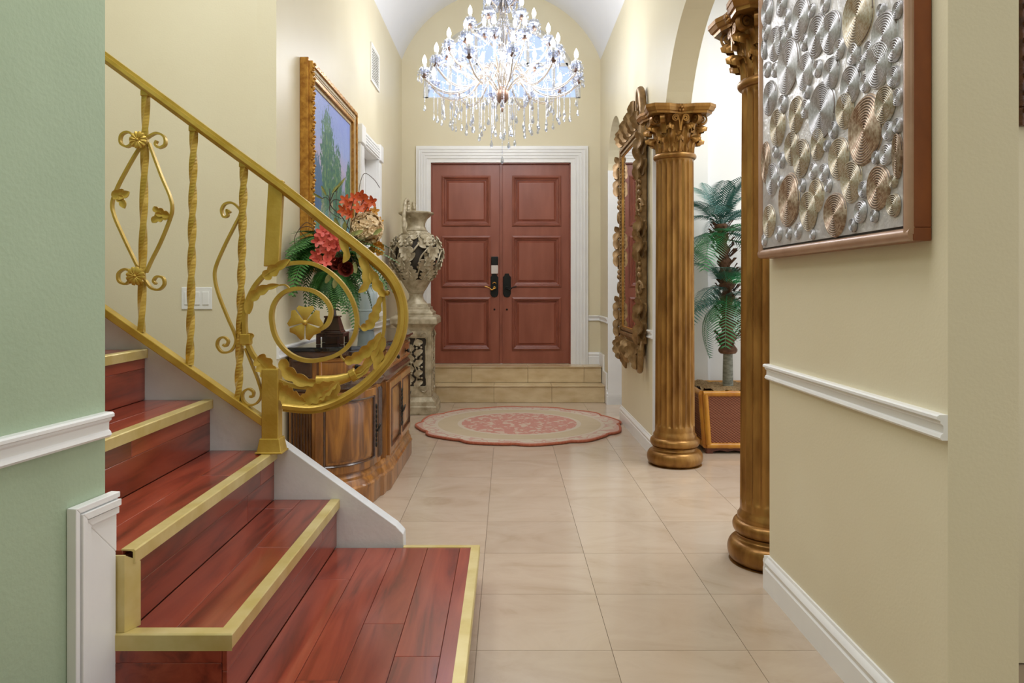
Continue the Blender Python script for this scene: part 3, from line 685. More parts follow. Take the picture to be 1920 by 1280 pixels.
# platform end strip along its far edge
MB().box(W(757, 0, YF).x, SX[0], YF - .022, YF + .004, SZ[0] - .034, SZ[0] + .0025).build('nosing', 'brass_strip', sc, bev=.002)
MB().box(-1.0, SX[0] - .012, YF - .002, YF + .003, 0.001, SZ[0] - .03).build('end_riser', 'cherry_plank', sc)
# stringer
def SP(px, py): v = W(px, py, YF); return (v.x, v.z)
slope_l = (795 - 590) / (492 - 197.0)
tops = [SP(757, 1023), SP(756, 1001), SP(742, 986), SP(528, 832), SP(492, 788), SP(197, 588)]
ext = SP(-420, 588 - (197 + 420) * slope_l)
pl_ = [(-.9, .001), (tops[0][0], .001)] + tops + [ext, (ext[0], ext[1] - .9)]
MB().plate(pl_, [], lambda u, v, s: Vector((u, YF + .07 * s, v))).build('stringer', 'stringer_white', sc, bev=.003)
# ------------------------------------------------------------------ stair railing (lies in one upright plane beside the steps)
YR = 2.99
def R_(px, py, dy=0): v = W(px, py, YR); return Vector((v.x, YR + dy, v.z))
def A_(x, y, dy=0): return R_(180 + x / 2.286, 80 + y / 2.286, dy)          # from close-up measurements
def B_(x, y, dy=0): return R_(400 + x / 2.7825, 340 + y / 2.7825, dy)
YV = (0, 1, 0)
sr = thing('stair_railing', (R_(515, 0).x, YR, SZ[2]), 'gold painted wrought iron stair railing with twisted bars and a large scroll', 'railing')
sl = (360 - 109) / (540 - 198.0)
hp = [R_(-420, 109 - (198 + 420) * sl), R_(198, 109), R_(400, 258), R_(540, 361), B_(600, 226), B_(720, 318), B_(810, 392), B_(895, 468), B_(950, 545), B_(982, 640), B_(985, 750), B_(955, 855), B_(895, 950), B_(800, 1050), B_(700, 1120), B_(600, 1165), B_(500, 1180), B_(370, 1168)]
hpath = cr(hp, 10)
h = .036
cap = [(-.010, -.030), (.004, -.031), (.010, -.026), (.0125, -.018), (.018, -.013), (.020, 0), (.018, .013), (.0125, .018), (.010, .026), (.004, .031), (-.010, .030)]
cap = [(-u, v) for u, v in cap]
hr = MB().sweep(hpath, [(-u, v) for u, v in cap], bn=YV).build('handrail', 'gold_paint', sr, smooth=35)
# under-channel of the handrail follows inside
def offset(path, d):
    out = []
    for i, p in enumerate(path):
        t_ = (path[min(i + 1, len(path) - 1)] - path[max(i - 1, 0)]).normalized(); n_ = Vector((t_.z, 0, -t_.x)); out.append(p - n_ * d * -1)
    return out
MB().sweep(offset(hpath, -.016), rect(.012, .034), bn=YV).build('rail_channel', 'gold_paint', hr)
low = [R_(-420, 583 - (198 + 420) * slope_l), R_(198, 583), R_(498, 583 + 300 * slope_l * 1.0)]
MB().sweep([low[0], low[1], low[2]], rect(.030, .050), bn=YV).build('bottom_rail', 'gold_paint', sr, bev=.003)
# newel
nx = R_(510, 0).x
n0 = R_(0, 845).z
nw = MB().box(nx - .034, nx + .034, YR - .030, YR + .030, R_(0, 822).z, R_(0, 690).z).build('newel_post', 'gold_paint', sr, bev=.004)
MB().frustum(nx, YR, SZ[2] + .003, R_(0, 822).z + .006, .050, .044, .040, .036).box(nx - .055, nx + .055, YR - .050, YR + .045, SZ[2] + .0028, SZ[2] + .010).build('newel_foot', 'gold_paint', nw, bev=.003)
# flat upright post under the handrail
p0, p1 = R_(519, 338), R_(510, 500)
MB().sweep([p0, p1], rect(.060, .030), bn=YV).build('flat_post', 'gold_paint', sr, bev=.003)
# twisted bars
def twisted(a, b, turns):
    m = MB(); n_ = 70; path = [a.lerp(b, i / n_) for i in range(n_ + 1)]
    vs_ = rect(.0235, .0235)
    P = path; m.sweep(path, vs_, bn=YV, twist=turns * 2 * PI)
    ends = MB().sweep([a + (a - b).normalized() * .012, a.lerp(b, .012)], rect(.032, .032), bn=YV)
    o = m.build('twisted_bar', 'gold_paint', sr)
    ends.build('bar_collar', 'gold_paint', o, bev=.003)
    return o
twisted(R_(273.5, 176), R_(265, 622), 1.25); twisted(R_(363.5, 242), R_(356, 684), 1.9); twisted(R_(457.5, 309), R_(447, 750), 2.3)
# scroll bars
flat = rect(.0085, .020)
def bar(pts, name='scroll_bar', sec=flat, n=7, sc_=None, par=sr): return MB().sweep(cr(pts, n), sec, bn=YV, scale=sc_).build(name, 'gold_paint', par, smooth=40)
bar([A_(*p) for p in ((195, 440), (170, 478), (130, 548), (92, 622), (70, 690), (80, 745), (110, 815), (150, 900), (180, 962))])
bar([A_(*p) for p in ((228, 430), (250, 490), (284, 580), (318, 660), (327, 715), (312, 770), (276, 858), (240, 930), (215, 985))])
bar([A_(*p) for p in ((168, 402), (138, 383), (110, 396), (107, 430), (132, 446), (152, 434), (150, 414))])
bar([A_(*p) for p in ((220, 408), (258, 388), (292, 402), (297, 436), (272, 450), (256, 436), (262, 420))])
bar([A_(*p) for p in ((160, 990), (128, 970), (98, 988), (100, 1022), (128, 1034), (143, 1018), (136, 1004))])
bar([A_(*p) for p in ((212, 1018), (236, 1050), (270, 1058), (293, 1036), (288, 1008), (262, 1002), (248, 1020), (258, 1034))])
bar([B_(*p) for p in ((90, 162), (72, 150), (76, 178), (55, 185), (44, 150), (62, 118), (98, 112), (130, 135), (143, 165), (110, 235), (62, 330), (15, 440), (8, 505), (28, 590), (75, 710), (112, 795), (118, 840), (92, 884), (48, 890), (22, 858), (28, 825), (55, 812), (78, 832), (68, 858), (52, 850))])
bar([B_(*p) for p in ((168, 870), (200, 950), (235, 1040), (252, 1110), (228, 1155), (186, 1166), (156, 1140), (156, 1102), (184, 1082), (210, 1098), (206, 1122), (190, 1120))])
# great spiral
sp = [(520, 1076), (420, 1066), (350, 1042), (280, 985), (215, 915), (180, 845), (165, 770), (166, 690), (185, 610), (225, 535), (285, 474), (360, 438), (440, 424), (520, 430), (600, 468), (668, 530), (715, 600), (742, 670), (750, 740), (735, 808), (695, 868), (635, 908), (560, 930), (490, 934), (425, 915), (370, 875), (328, 815), (308, 745), (306, 680), (325, 625), (365, 582), (415, 562), (470, 560), (530, 575), (580, 610), (610, 655), (613, 700), (595, 745), (560, 770), (535, 776)]
bar([B_(*p) for p in sp], 'spiral_bar', rect(.016, .026), 5)
bar([B_(*p) for p in ((795, 420), (845, 490), (882, 570), (893, 650), (893, 740), (884, 810), (850, 880), (800, 950), (735, 1012))], 'stem_bar', rect(.012, .018), 6)
# leaves and flower
toward = lambda t_, tg: Vector((0, -1, 0))
def leaf(pts, wpx, fn=B_, ser=4, fold=.35, dy=-.012, curl=.25, k=2.7825, name='leaf', samp=.28):
    sc_ = YR / F / k
    return MB().ribbon(cr([fn(x, y, dy) for x, y in pts], 7), wpx * sc_, None, toward, fold, ser, samp, .005, True, curl).build(name, 'gold_paint', sr, smooth=50)
L_ = [([(270, 505), (300, 478), (340, 450), (405, 408)], 62, 3), ([(185, 690), (200, 620), (240, 580), (290, 553), (350, 540)], 52, 4), ([(235, 915), (268, 950), (300, 1000), (330, 1060)], 95, 4),
      ([(330, 1060), (370, 1100), (420, 1128), (485, 1150)], 95, 5), ([(372, 925), (380, 975), (430, 1020), (500, 1045), (560, 1046)], 66, 4), ([(470, 1150), (530, 1110), (590, 1078), (650, 1048)], 92, 5),
      ([(560, 1168), (600, 1140), (630, 1095), (655, 1040)], 84, 3), ([(665, 300), (690, 345), (700, 390), (680, 425)], 40, 2), ([(770, 395), (795, 440), (808, 500), (795, 550), (760, 580)], 52, 3),
      ([(775, 762), (812, 752), (842, 705), (862, 650), (880, 590)], 52, 5), ([(690, 935), (740, 925), (800, 885), (845, 838), (878, 785)], 60, 5), ([(888, 810), (866, 880), (858, 940), (872, 1005)], 62, 3),
      ([(830, 470), (850, 520), (875, 570), (900, 600)], 54, 3), ([(200, 790), (195, 810), (170, 835), (150, 850)], 44, 3), ([(740, 1005), (790, 965), (840, 905), (870, 850)], 40, 3), ([(720, 1015), (780, 1000), (820, 950)], 30, 2)]
for pts, wp, se in L_: leaf(pts, wp, ser=se)
bar([B_(*p) for p in ((752, 735), (765, 760), (785, 768))], 'tendril', rect(.006, .012)); bar([B_(*p) for p in ((665, 885), (668, 915), (690, 938))], 'tendril', rect(.006, .012))
bar([B_(*p) for p in ((340, 542), (375, 540), (398, 558))], 'tendril', rect(.006, .012))
# horn where the garland gathers
sc_ = YR / F / 2.7825
MB().sweep([B_(*p) for p in ((735, 1008), (700, 1022), (650, 1036), (600, 1044), (540, 1048))], circ(28 * sc_, 12, 20 * sc_), bn=YV, scale=lambda t_: .75 + .55 * t_).build('horn', 'gold_paint', sr, smooth=50)
MB().sweep([B_(748, 1000), B_(715, 1018)], circ(34 * sc_, 12, 26 * sc_), bn=YV).build('horn_collar', 'gold_paint', sr, bev=.004)
m = MB().ico(B_(907, 582), .012, 2); m.build('ball', 'gold_paint', sr, smooth=80)
m = MB(); c0 = B_(160, 825); m.box(c0.x - .014, c0.x + .030, YR - .018, YR + .018, c0.z - .020, c0.z + .024).build('clasp', 'gold_paint', sr, bev=.004)
leaf([(78, 665), (105, 650), (125, 655), (150, 640)], 46, A_, 3, k=2.286); leaf([(100, 660), (118, 680), (130, 712)], 34, A_, 2, k=2.286)
leaf([(318, 742), (295, 735), (268, 720), (255, 703)], 36, A_, 3, k=2.286); leaf([(318, 742), (290, 745), (265, 755), (247, 772)], 42, A_, 3, k=2.286)
def rosette(c, r, n_, name, th=.012, gap=.82, dome=.35):
    o = thing_part = MB()
    for k in range(n_):
        a = 2 * PI * k / n_ + .3; d = Vector((math.cos(a), 0, math.sin(a)))
        pth = [c + d * (r * q) + Vector((0, -th * (1 - (q * 1.4 - .7) ** 2) * 1.0, 0)) for q in (.12, .35, .6, .82, 1.0)]
        sd = Vector((-d.z, 0, d.x)); wmax = 2 * r * math.tan(PI / n_) * gap
        vs = []
        for lay in (0, 1):
            for i_, p in enumerate(pth):
                ww = wmax * ((.28, .5, .78, .92, .55) if n_ > 6 else (.12, .36, .62, .86, .66))[i_] / 2
                for u in (-1, 0, 1): vs.append(p - d * (r * .10 if i_ == 4 and u == 0 and n_ < 7 else 0) + sd * ww * u + Vector((0, -.003 if u == 0 else 0, 0)) + Vector((0, .004 * lay, 0)))
        fs = []
        for i_ in range(4):
            for j in range(2): a_ = i_ * 3 + j; fs += [(a_, a_ + 1, a_ + 4, a_ + 3), (15 + a_ + 3, 15 + a_ + 4, 15 + a_ + 1, 15 + a_)]
            a_ = i_ * 3; fs.append((a_, a_ + 3, 18 + a_, 15 + a_)); a_ += 2; fs.append((a_ + 3, a_, 15 + a_, 18 + a_))
        fs.append((12, 13, 14, 29, 28, 27)); o.add(vs, fs)
    ob = o.build(name, 'gold_paint', sr, smooth=40)
    MB().ico(c + Vector((0, -th, 0)), r * .17, 2).build('flower_centre', 'gold_paint', ob, smooth=80)
    return ob
rosette(A_(194, 422, -.022), 37 / 2.286 * YR / F, 12, 'rosette', .010, .95)
rosette(A_(183, 1000, -.022), 40 / 2.286 * YR / F, 12, 'rosette', .010, .95)
rosette(B_(485, 735, -.010), 88 * sc_, 5, 'flower', .010, .84)

# ------------------------------------------------------------------ light switch plate
c = W(369, 559, YST - .004)
sw = thing('light_switch', (c.x, YST, c.z - .058), 'white rocker light switch plate on the wall behind the railing', 'light switch')
MB().box(c.x - .080, c.x + .080, YST - .006, YST, c.z - .058, c.z + .058).build('switch_plate', 'plastic_white', sw, bev=.003)
for k in (-1, 0, 1): MB().box(c.x + k * .047 - .017, c.x + k * .047 + .017, YST - .010, YST - .005, c.z - .034, c.z + .034).build('rocker', 'plastic_white', sw, bev=.002)
c = W(1308, 752, 6.045)
ol = thing('power_outlet', (c.x, 6.05, c.z - .058), 'white power outlet low on the wall left of the wicker planter', 'outlet')
MB().box(c.x - .036, c.x + .036, 6.044, 6.05, c.z - .058, c.z + .058).build('outlet_plate', 'plastic_white', ol, bev=.003)
for k in (-1, 1): MB().box(c.x - .016, c.x + .016, 6.041, 6.045, c.z + k * .022 - .014, c.z + k * .022 + .014).build('socket', 'lock_silver', ol, bev=.003)

# ------------------------------------------------------------------ columns
def column(name, loc, label):
    r = thing(name, loc, label, 'column', 'gold fluted columns under the wide arch'); x, y, _ = loc
    prof = [(.0, 0.001), (.185, .001)] + [(.158 + .034 * math.cos(a), .052 + .05 * math.sin(a)) for a in [(-.45 + .95 * i / 10) * PI for i in range(11)]]
    prof += [(.152, .104), (.146, .112), (.146, .122), (.156, .126)] + [(.146 + .024 * math.cos(a), .158 + .030 * math.sin(a)) for a in [(-.48 + .96 * i / 8) * PI for i in range(9)]]
    prof += [(.148, .196), (.148, .208), (.138, .222), (.136, .236)]
    MB().lathe(prof, 40, loc).build('column_base', 'gold_old', r, smooth=45)
    NF = 20; per = 8; n = NF * per
    zs = [.232, .262, .27, .28, .295, .32, 1.2, 2.05, 2.075, 2.09, 2.10, 2.106, 2.118]
    dep = [0, 0, .4, .75, .95, 1, 1, 1, .95, .7, .35, 0, 0]
    m = MB(); vs = []; fs = []
    for z, d in zip(zs, dep):
        R0 = .136 - .008 * (z - .23) / 1.9
        for j in range(n):
            u = (j % per) / per; ph = abs(u - .5) * 2     # 0 at flute middle
            q = math.sqrt(max(0, 1 - (ph / .78) ** 2)) if ph < .78 else 0
            rr = R0 - .013 * d * q; a = 2 * PI * j / n
            vs.append((x + rr * math.cos(a), y + rr * math.sin(a), z))
    for i in range(len(zs) - 1):
        for j in range(n): fs.append((i * n + j, i * n + (j + 1) % n, (i + 1) * n + (j + 1) % n, (i + 1) * n + j))
    m.add(vs, fs).build('shaft', 'gold_old', r, smooth=38)
    MB().lathe([(.125, 2.112)] + [(.130 + .018 * math.cos(a), 2.134 + .020 * math.sin(a)) for a in [(-.5 + i / 8) * PI for i in range(9)]] + [(.125, 2.158)], 40, loc).build('astragal', 'gold_old', r, smooth=45)
    cap_ = MB().lathe([(.112, 2.15), (.116, 2.25), (.130, 2.33), (.160, 2.385), (.178, 2.402), (.1, 2.402)], 32, loc).build('capital_bell', 'gold_old', r, smooth=45)
    def acanthus(h, wdt, out):
        m = MB(); nv, nu = 14, 8; vs = []
        for lay in (0, 1):
            for i in range(nv + 1):
                t_ = i / nv
                if t_ < .78: rr = .118 + out * .35 * t_ ** 2; zz_ = h * t_ / .78 * .97
                else:
                    a = (t_ - .78) / .22 * PI * 1.25; rr = .118 + out * .35 * .61 + out * .30 * (1 - math.cos(a)); zz_ = h * .97 + .020 * math.sin(a) - .014 * (1 - math.cos(a)) * .5
                ww = wdt * (.62 + .55 * math.sin(PI * min(t_ * .8 + .1, 1)) ** 1.2) * (1 - .45 * max(0, t_ - .55) / .45)
                ww *= .86 + .22 * abs(math.sin(PI * 4.5 * t_))
                for j in range(nu + 1):
                    u = j / nu * 2 - 1
                    rib = .006 * math.cos(u * PI * 3.0) + .010 * (1 - abs(u)) ** 3
                    a = u * ww / 2 / .125
                    r2 = rr + rib - (.006 + .010 * t_) * lay - .018 * abs(u) ** 2 * t_
                    vs.append((r2 * math.cos(a), r2 * math.sin(a), zz_ - .014 * abs(u) * (t_ > .5)))
        q = (nv + 1) * (nu + 1); fs = []
        for i in range(nv):
            for j in range(nu):
                a = i * (nu + 1) + j; b = a + nu + 1; fs += [(a, a + 1, b + 1, b), (q + b, q + b + 1, q + a + 1, q + a)]
            a = i * (nu + 1); b = a + nu + 1; fs.append((a, b, q + b, q + a)); a += nu; b += nu; fs.append((b, a, q + a, q + b))
        return m.add(vs, fs).mesh('acanthus_leaf', 'gold_old', 60)
    low_l, hi_l = acanthus(.105, .070, .095), acanthus(.180, .074, .115)
    for k in range(8):
        inst('acanthus_leaf', low_l, cap_, T(x, y, 2.152) @ RZ(2 * PI * k / 8))
        inst('acanthus_leaf', hi_l, cap_, T(x, y, 2.156) @ RZ(2 * PI * (k + .5) / 8))
    # volutes: paired scrolls at each corner, small inner helices at each face
    def scroll(R0, turns, rad, wd, sx0=-.055):
        m = MB(); pts = []
        for i in range(46):
            t_ = i / 45; a = t_ * turns * 2 * PI; rr = R0 * (1 - .86 * t_); pts.append((rr * math.sin(a), 0, -R0 + R0 - rr * math.cos(a) * -1))
        m.sweep([(sx0, 0, -.085), (sx0 * .85, 0, -.028), (sx0 * .4, 0, R0 * .8)] + pts, rect(rad, wd), bn=YV); return m.mesh('volute', 'gold_old', 50)
    vol, vol2 = scroll(.036, 1.8, .011, .030), scroll(.023, 1.6, .009, .024, -.032)
    for k in range(4):
        ca = PI / 4 + k * PI / 2
        for s_ in (-1, 1):
            a = ca + s_ * .16; M_ = T(x + .196 * math.cos(a), y + .196 * math.sin(a), 2.370) @ RZ(ca + s_ * .42)
            inst('volute', vol, cap_, M_)
        fa = k * PI / 2
        for s_ in (-1, 1):
            a = fa + s_ * .2; inst('volute', vol2, cap_, T(x + .172 * math.cos(a), y + .172 * math.sin(a), 2.372) @ RZ(fa + s_ * PI / 2) @ S(1, 1, 1))
        m = MB(); p = Vector((x + .192 * math.cos(fa), y + .192 * math.sin(fa), 2.438))
        for q in range(6):
            b = 2 * PI * q / 6; off = Vector((-math.sin(fa) * math.cos(b), math.cos(fa) * math.cos(b), math.sin(b))) * .020; m.ico(p + off, .013, 1)
        m.ico(p + Vector((math.cos(fa), math.sin(fa), 0)) * .010, .011, 1)
        m.build('fleuron', 'gold_old', cap_, smooth=70)
    def abac(sc_):
        pts = []
        for k in range(4):
            c1 = PI / 4 + k * PI / 2
            for s_ in (-1, 1):
                a = c1 + s_ * .12; pts.append((.300 * sc_ * math.cos(a), .300 * sc_ * math.sin(a)))
            for f_ in (-.5, -.25, 0, .25, .5):
                a = c1 + PI / 4 + f_ * .72; rr = (.204 + .075 * f_ ** 2 * 1.6) / math.cos(f_ * .72) * .98; pts.append((rr * sc_ * math.cos(a), rr * sc_ * math.sin(a)))
        return pts
    m = MB(); ly = [(.90, 2.400), (.91, 2.414), (.95, 2.418), (.985, 2.436), (1.0, 2.440), (1.0, 2.460)]; vs = []; q = len(abac(1))
    for s_, z in ly: vs += [(x + u, y + v, z) for u, v in abac(s_)]
    fs = [(i * q + j, i * q + (j + 1) % q, (i + 1) * q + (j + 1) % q, (i + 1) * q + j) for i in range(len(ly) - 1) for j in range(q)]
    fs += [tuple(reversed(range(q))), tuple((len(ly) - 1) * q + j for j in range(q))]
    m.add(vs, fs).build('abacus', 'gold_old', cap_)
    return r
column('fluted_column', (1.170, 5.14, 0), 'gold fluted column standing clear between the carved mirror and the palm')
column('fluted_column', (1.186, 3.30, 0), 'gold fluted column partly hidden behind the spiral relief art')
# ------------------------------------------------------------------ rug
rc = Vector((.108, 6.60, 0)); RR = .925
rg = thing('rug', rc, 'round scalloped rug with a coral floral centre before the steps', 'rug')
def rout(a):
    u = abs(math.sin(a * 6 + .35)); return RR * (.905 + .085 * u ** .5 + .018 * math.sin(a * 12 + 1.4))
m = MB(); n = 168; rings = [0, .2, .4, .6, .8, .93, 1.0]; vs = [(rc.x, rc.y, .017)]; fs = []
for q in rings[1:]:
    for j in range(n):
        a = 2 * PI * j / n; r_ = q * rout(a) if q > .9 else q * (RR * .95 * (1 - q) + rout(a) * q); vs.append((rc.x + r_ * math.cos(a), rc.y + r_ * math.sin(a), .017))
for j in range(n): fs.append((0, 1 + j, 1 + (j + 1) % n))
for i in range(len(rings) - 2):
    for j in range(n): a = 1 + i * n; fs.append((a + j, a + n + j, a + n + (j + 1) % n, a + (j + 1) % n))
o = 1 + (len(rings) - 2) * n; b = len(vs)
for j in range(n): v = vs[o + j]; vs.append((v[0], v[1], .001))
for j in range(n): fs.append((o + j, b + j, b + (j + 1) % n, o + (j + 1) % n))
fs.append(tuple(b + j for j in reversed(range(n))))
m.add(vs, fs).build('rug_pile', 'rug_wool', rg, smooth=40)
MB().sweep([(rc.x + (rout(2 * PI * j / n) + .003) * math.cos(2 * PI * j / n), rc.y + (rout(2 * PI * j / n) + .003) * math.sin(2 * PI * j / n), .0125) for j in range(n)], circ(.0115, 8), bn=(0, 0, 1), closed=True).build('rug_edge', 'rug_rim', rg, smooth=60)

# ------------------------------------------------------------------ spiral relief art on the near right wall
AX = 1.004; AY0, AY1, AZ0, AZ1 = 1.842, 2.952, 1.340, 2.95
ra = thing('relief_art', (XR, (AY0 + AY1) / 2, AZ0), 'framed silver relief panel of raised spirals on the near right wall', 'wall art')
def art_rail(y0, y1, z0, z1, mitre):
    m = MB()
    if mitre == 'h':                                   # bottom or top
        prof = [(0, 0), (0, .020), (.004, .030), (.012, .034), (.020, .030), (.026, .020), (.026, .0)]
    m.box(AX + .004, XR - .001, y0, y1, z0, z1); return m
FWd = .034
for nm, (y0, y1, z0, z1) in (('frame_rail', (AY0, AY1, AZ0, AZ0 + FWd)), ('frame_rail', (AY0, AY1, AZ1 - FWd, AZ1)), ('frame_stile', (AY0, AY0 + FWd, AZ0 + FWd, AZ1 - FWd)), ('frame_stile', (AY1 - FWd, AY1, AZ0 + FWd, AZ1 - FWd))):
    side = MB().box(AX + .012, XR - .001, y0, y1, z0, z1).build(nm, 'art_frame_side', ra, bev=.003)
    if nm == 'frame_rail': p = [(AX + .002, y0 + .002, (z0 + z1) / 2), (AX + .002, y1 - .002, (z0 + z1) / 2)]
    else: p = [(AX + .002, (y0 + y1) / 2, z0 - FWd * .5), (AX + .002, (y0 + y1) / 2, z1 + FWd * .5)]
    half = [(FWd / 2 * math.cos(a), .013 * math.sin(a)) for a in [2 * PI * i / 16 for i in range(16)]]
    half = [(u, v) for u, v in half]
    MB().sweep([Vector(p[0]) + Vector((.010, 0, 0)), Vector(p[1]) + Vector((.010, 0, 0))], half, bn=(1, 0, 0)).build('frame_bead', 'art_frame_face', side, smooth=50)
MB().box(AX + .012, AX + .016, AY0 + FWd, AY1 - FWd, AZ0 + FWd, AZ1 - FWd).build('dark_reveal', 'black_line', ra)
PX = AX + .008
MB().box(PX, PX + .006, AY0 + FWd + .006, AY1 - FWd - .006, AZ0 + FWd + .006, AZ1 - FWd - .006).build('relief_ground', 'silver_ground', ra)
def spiral_mesh(turns, seed):
    rn = random.Random(seed); m = MB(); per = 6; nr = int(turns * per); na = 44; vs = []; fs = []
    ph = rn.random(); lob = [(rn.uniform(-.03, .03), rn.randint(2, 4), rn.random() * 6) for _ in range(3)]
    for i in range(nr + 1):
        for j in range(na):
            a = 2 * PI * j / na; r_ = i / nr; rr = r_ * (1 + sum(A * math.sin(k * a + f) for A, k, f in lob))
            hgt = .5 + .5 * math.cos(2 * PI * (i / per - j / na + ph)); edge = min(1, (1 - r_) * 6)
            vs.append((-.0085 * (hgt * .55 + .45) * min(1, (1 - r_) * 14), rr * math.cos(a), rr * math.sin(a)))
    for i in range(nr):
        for j in range(na): fs.append((i * na + j, i * na + (j + 1) % na, (i + 1) * na + (j + 1) % na, (i + 1) * na + j))
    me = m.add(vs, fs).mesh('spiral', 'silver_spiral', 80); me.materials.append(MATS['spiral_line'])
    for k, p in enumerate(me.polygons):                # darker groove faces along the turn of the spiral
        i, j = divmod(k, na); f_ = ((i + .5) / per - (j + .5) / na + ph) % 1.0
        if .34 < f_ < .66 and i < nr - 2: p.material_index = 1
    return me
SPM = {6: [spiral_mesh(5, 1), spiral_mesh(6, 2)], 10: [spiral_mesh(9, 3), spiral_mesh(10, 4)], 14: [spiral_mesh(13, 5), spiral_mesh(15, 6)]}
SPL = [(485, 75, 160, 1), (612, 170, 120, 0), (150, 320, 138, 0), (232, 345, 95, 0), (210, 90, 105, 0), (355, 155, 105, 0), (290, 170, 105, 0), (312, 535, 148, 0), (520, 625, 170, 2), (358, 350, 82, 0), (450, 410, 102, 0), (585, 310, 118, 0), (618, 500, 95, 1), (425, 530, 90, 1), (190, 550, 90, 1), (100, 610, 95, 1), (62, 470, 85, 0), (85, 210, 85, 0), (120, 195, 75, 0), (395, 760, 105, 1), (215, 760, 95, 1), (168, 710, 85, 1), (295, 690, 80, 1), (455, 870, 105, 1), (585, 900, 112, 2), (690, 740, 115, 2), (155, 960, 130, 2), (250, 1010, 100, 1), (285, 940, 85, 1), (375, 1030, 120, 2), (75, 860, 80, 0), (45, 780, 105, 2), (60, 1060, 80, 1), (660, 985, 60, 1), (500, 1015, 58, 0), (660, 370, 55, 0), (690, 460, 45, 0), (525, 400, 50, 0), (465, 260, 60, 0), (635, 630, 50, 0), (625, 740, 55, 0), (325, 830, 48, 0), (270, 820, 45, 0), (370, 625, 45, 0), (398, 235, 52, 0), (293, 330, 45, 0), (230, 205, 42, 0), (50, 335, 40, 0), (88, 335, 38, 0), (120, 770, 42, 0), (200, 1105, 40, 0), (105, 1120, 38, 0), (155, 1120, 30, 0), (270, 1125, 25, 0), (568, 1035, 35, 0), (465, 1080, 35, 0), (575, 755, 35, 0), (515, 910, 45, 0), (660, 870, 35, 1), (90, 730, 30, 0), (345, 890, 35, 0), (220, 890, 35, 0), (665, 240, 60, 0), (685, 600, 40, 0), (540, 240, 50, 0), (125, 500, 50, 0), (235, 520, 50, 0), (330, 20, 45, 0), (120, 20, 60, 0), (50, 60, 70, 0), (45, 150, 45, 0), (145, 80, 40, 0), (265, 50, 35, 0), (600, 50, 35, 0), (690, 40, 45, 0), (35, 240, 50, 0), (155, 150, 40, 0), (240, 440, 40, 0), (505, 300, 40, 0), (115, 870, 30, 0), (38, 1150, 30, 0), (340, 700, 30, 0)]
placed = []
for cx, cy, ry, mt in SPL:
    px, py = 1420 + cx / 2.561, cy / 2.561; d = PX * F / (px - VX); z = H - (py - VY) / F * d; r_ = ry / 2.561 / F * d
    placed.append((d, z, r_, mt))
rn = random.Random(3)
for _ in range(600):
    y, z, r_ = rn.uniform(AY0 + .06, AY1 - .06), rn.uniform(1.6, AZ1 - .06), rn.choice((.11, .08, .07, .05, .035, .03))
    d = y; py = VY - (z - H) * F / d
    if py > -10 + r_ / d * F * -1: 
        continue
    if all((y - a) ** 2 + (z - b) ** 2 > ((r_ + c) * .86) ** 2 for a, b, c, _ in placed): placed.append((y, z, r_, rn.choice((0, 0, 1))))
mn = ['silver_spiral', 'silver_gold_spiral', 'bronze_spiral']
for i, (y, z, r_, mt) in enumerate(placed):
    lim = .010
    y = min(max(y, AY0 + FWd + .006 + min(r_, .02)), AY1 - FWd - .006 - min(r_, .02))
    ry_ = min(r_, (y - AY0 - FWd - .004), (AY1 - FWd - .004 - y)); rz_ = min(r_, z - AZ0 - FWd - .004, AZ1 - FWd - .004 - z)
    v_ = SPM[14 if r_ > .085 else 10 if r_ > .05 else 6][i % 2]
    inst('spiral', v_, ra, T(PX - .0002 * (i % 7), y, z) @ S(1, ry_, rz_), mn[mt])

# carved picture at the far right edge
c0 = W(1908, 236, 2.38)
pf = thing('carved_picture', (c0.x + .3, 2.40, c0.z), 'dark carved wooden picture frame at the right edge of the view', 'picture')
x0, x1, z0, z1 = c0.x, c0.x + .6, c0.z, c0.z + .8
for (a, b, c, d) in ((x0, x1, z0, z0 + .06), (x0, x1, z1 - .06, z1)): MB().box(a, b, 2.368, 2.399, c, d).build('frame_rail', 'carved_dark', pf, bev=.008)
for a in (x0, x1 - .06): MB().box(a, a + .06, 2.368, 2.399, z0 + .06, z1 - .06).build('frame_stile', 'carved_dark', pf, bev=.008)
bead = MB().ico((0, 0, 0), .011, 1).mesh('carved_bead', 'carved_dark', 80)
for k in range(28): inst('carved_bead', bead, pf, T(x0 + .03 + .012 * (-1) ** k, 2.366, z0 + .02 + k * .028))
MB().box(x0 + .06, x1 - .06, 2.385, 2.396, z0 + .06, z1 - .06).build('canvas', 'canvas_brown', pf)

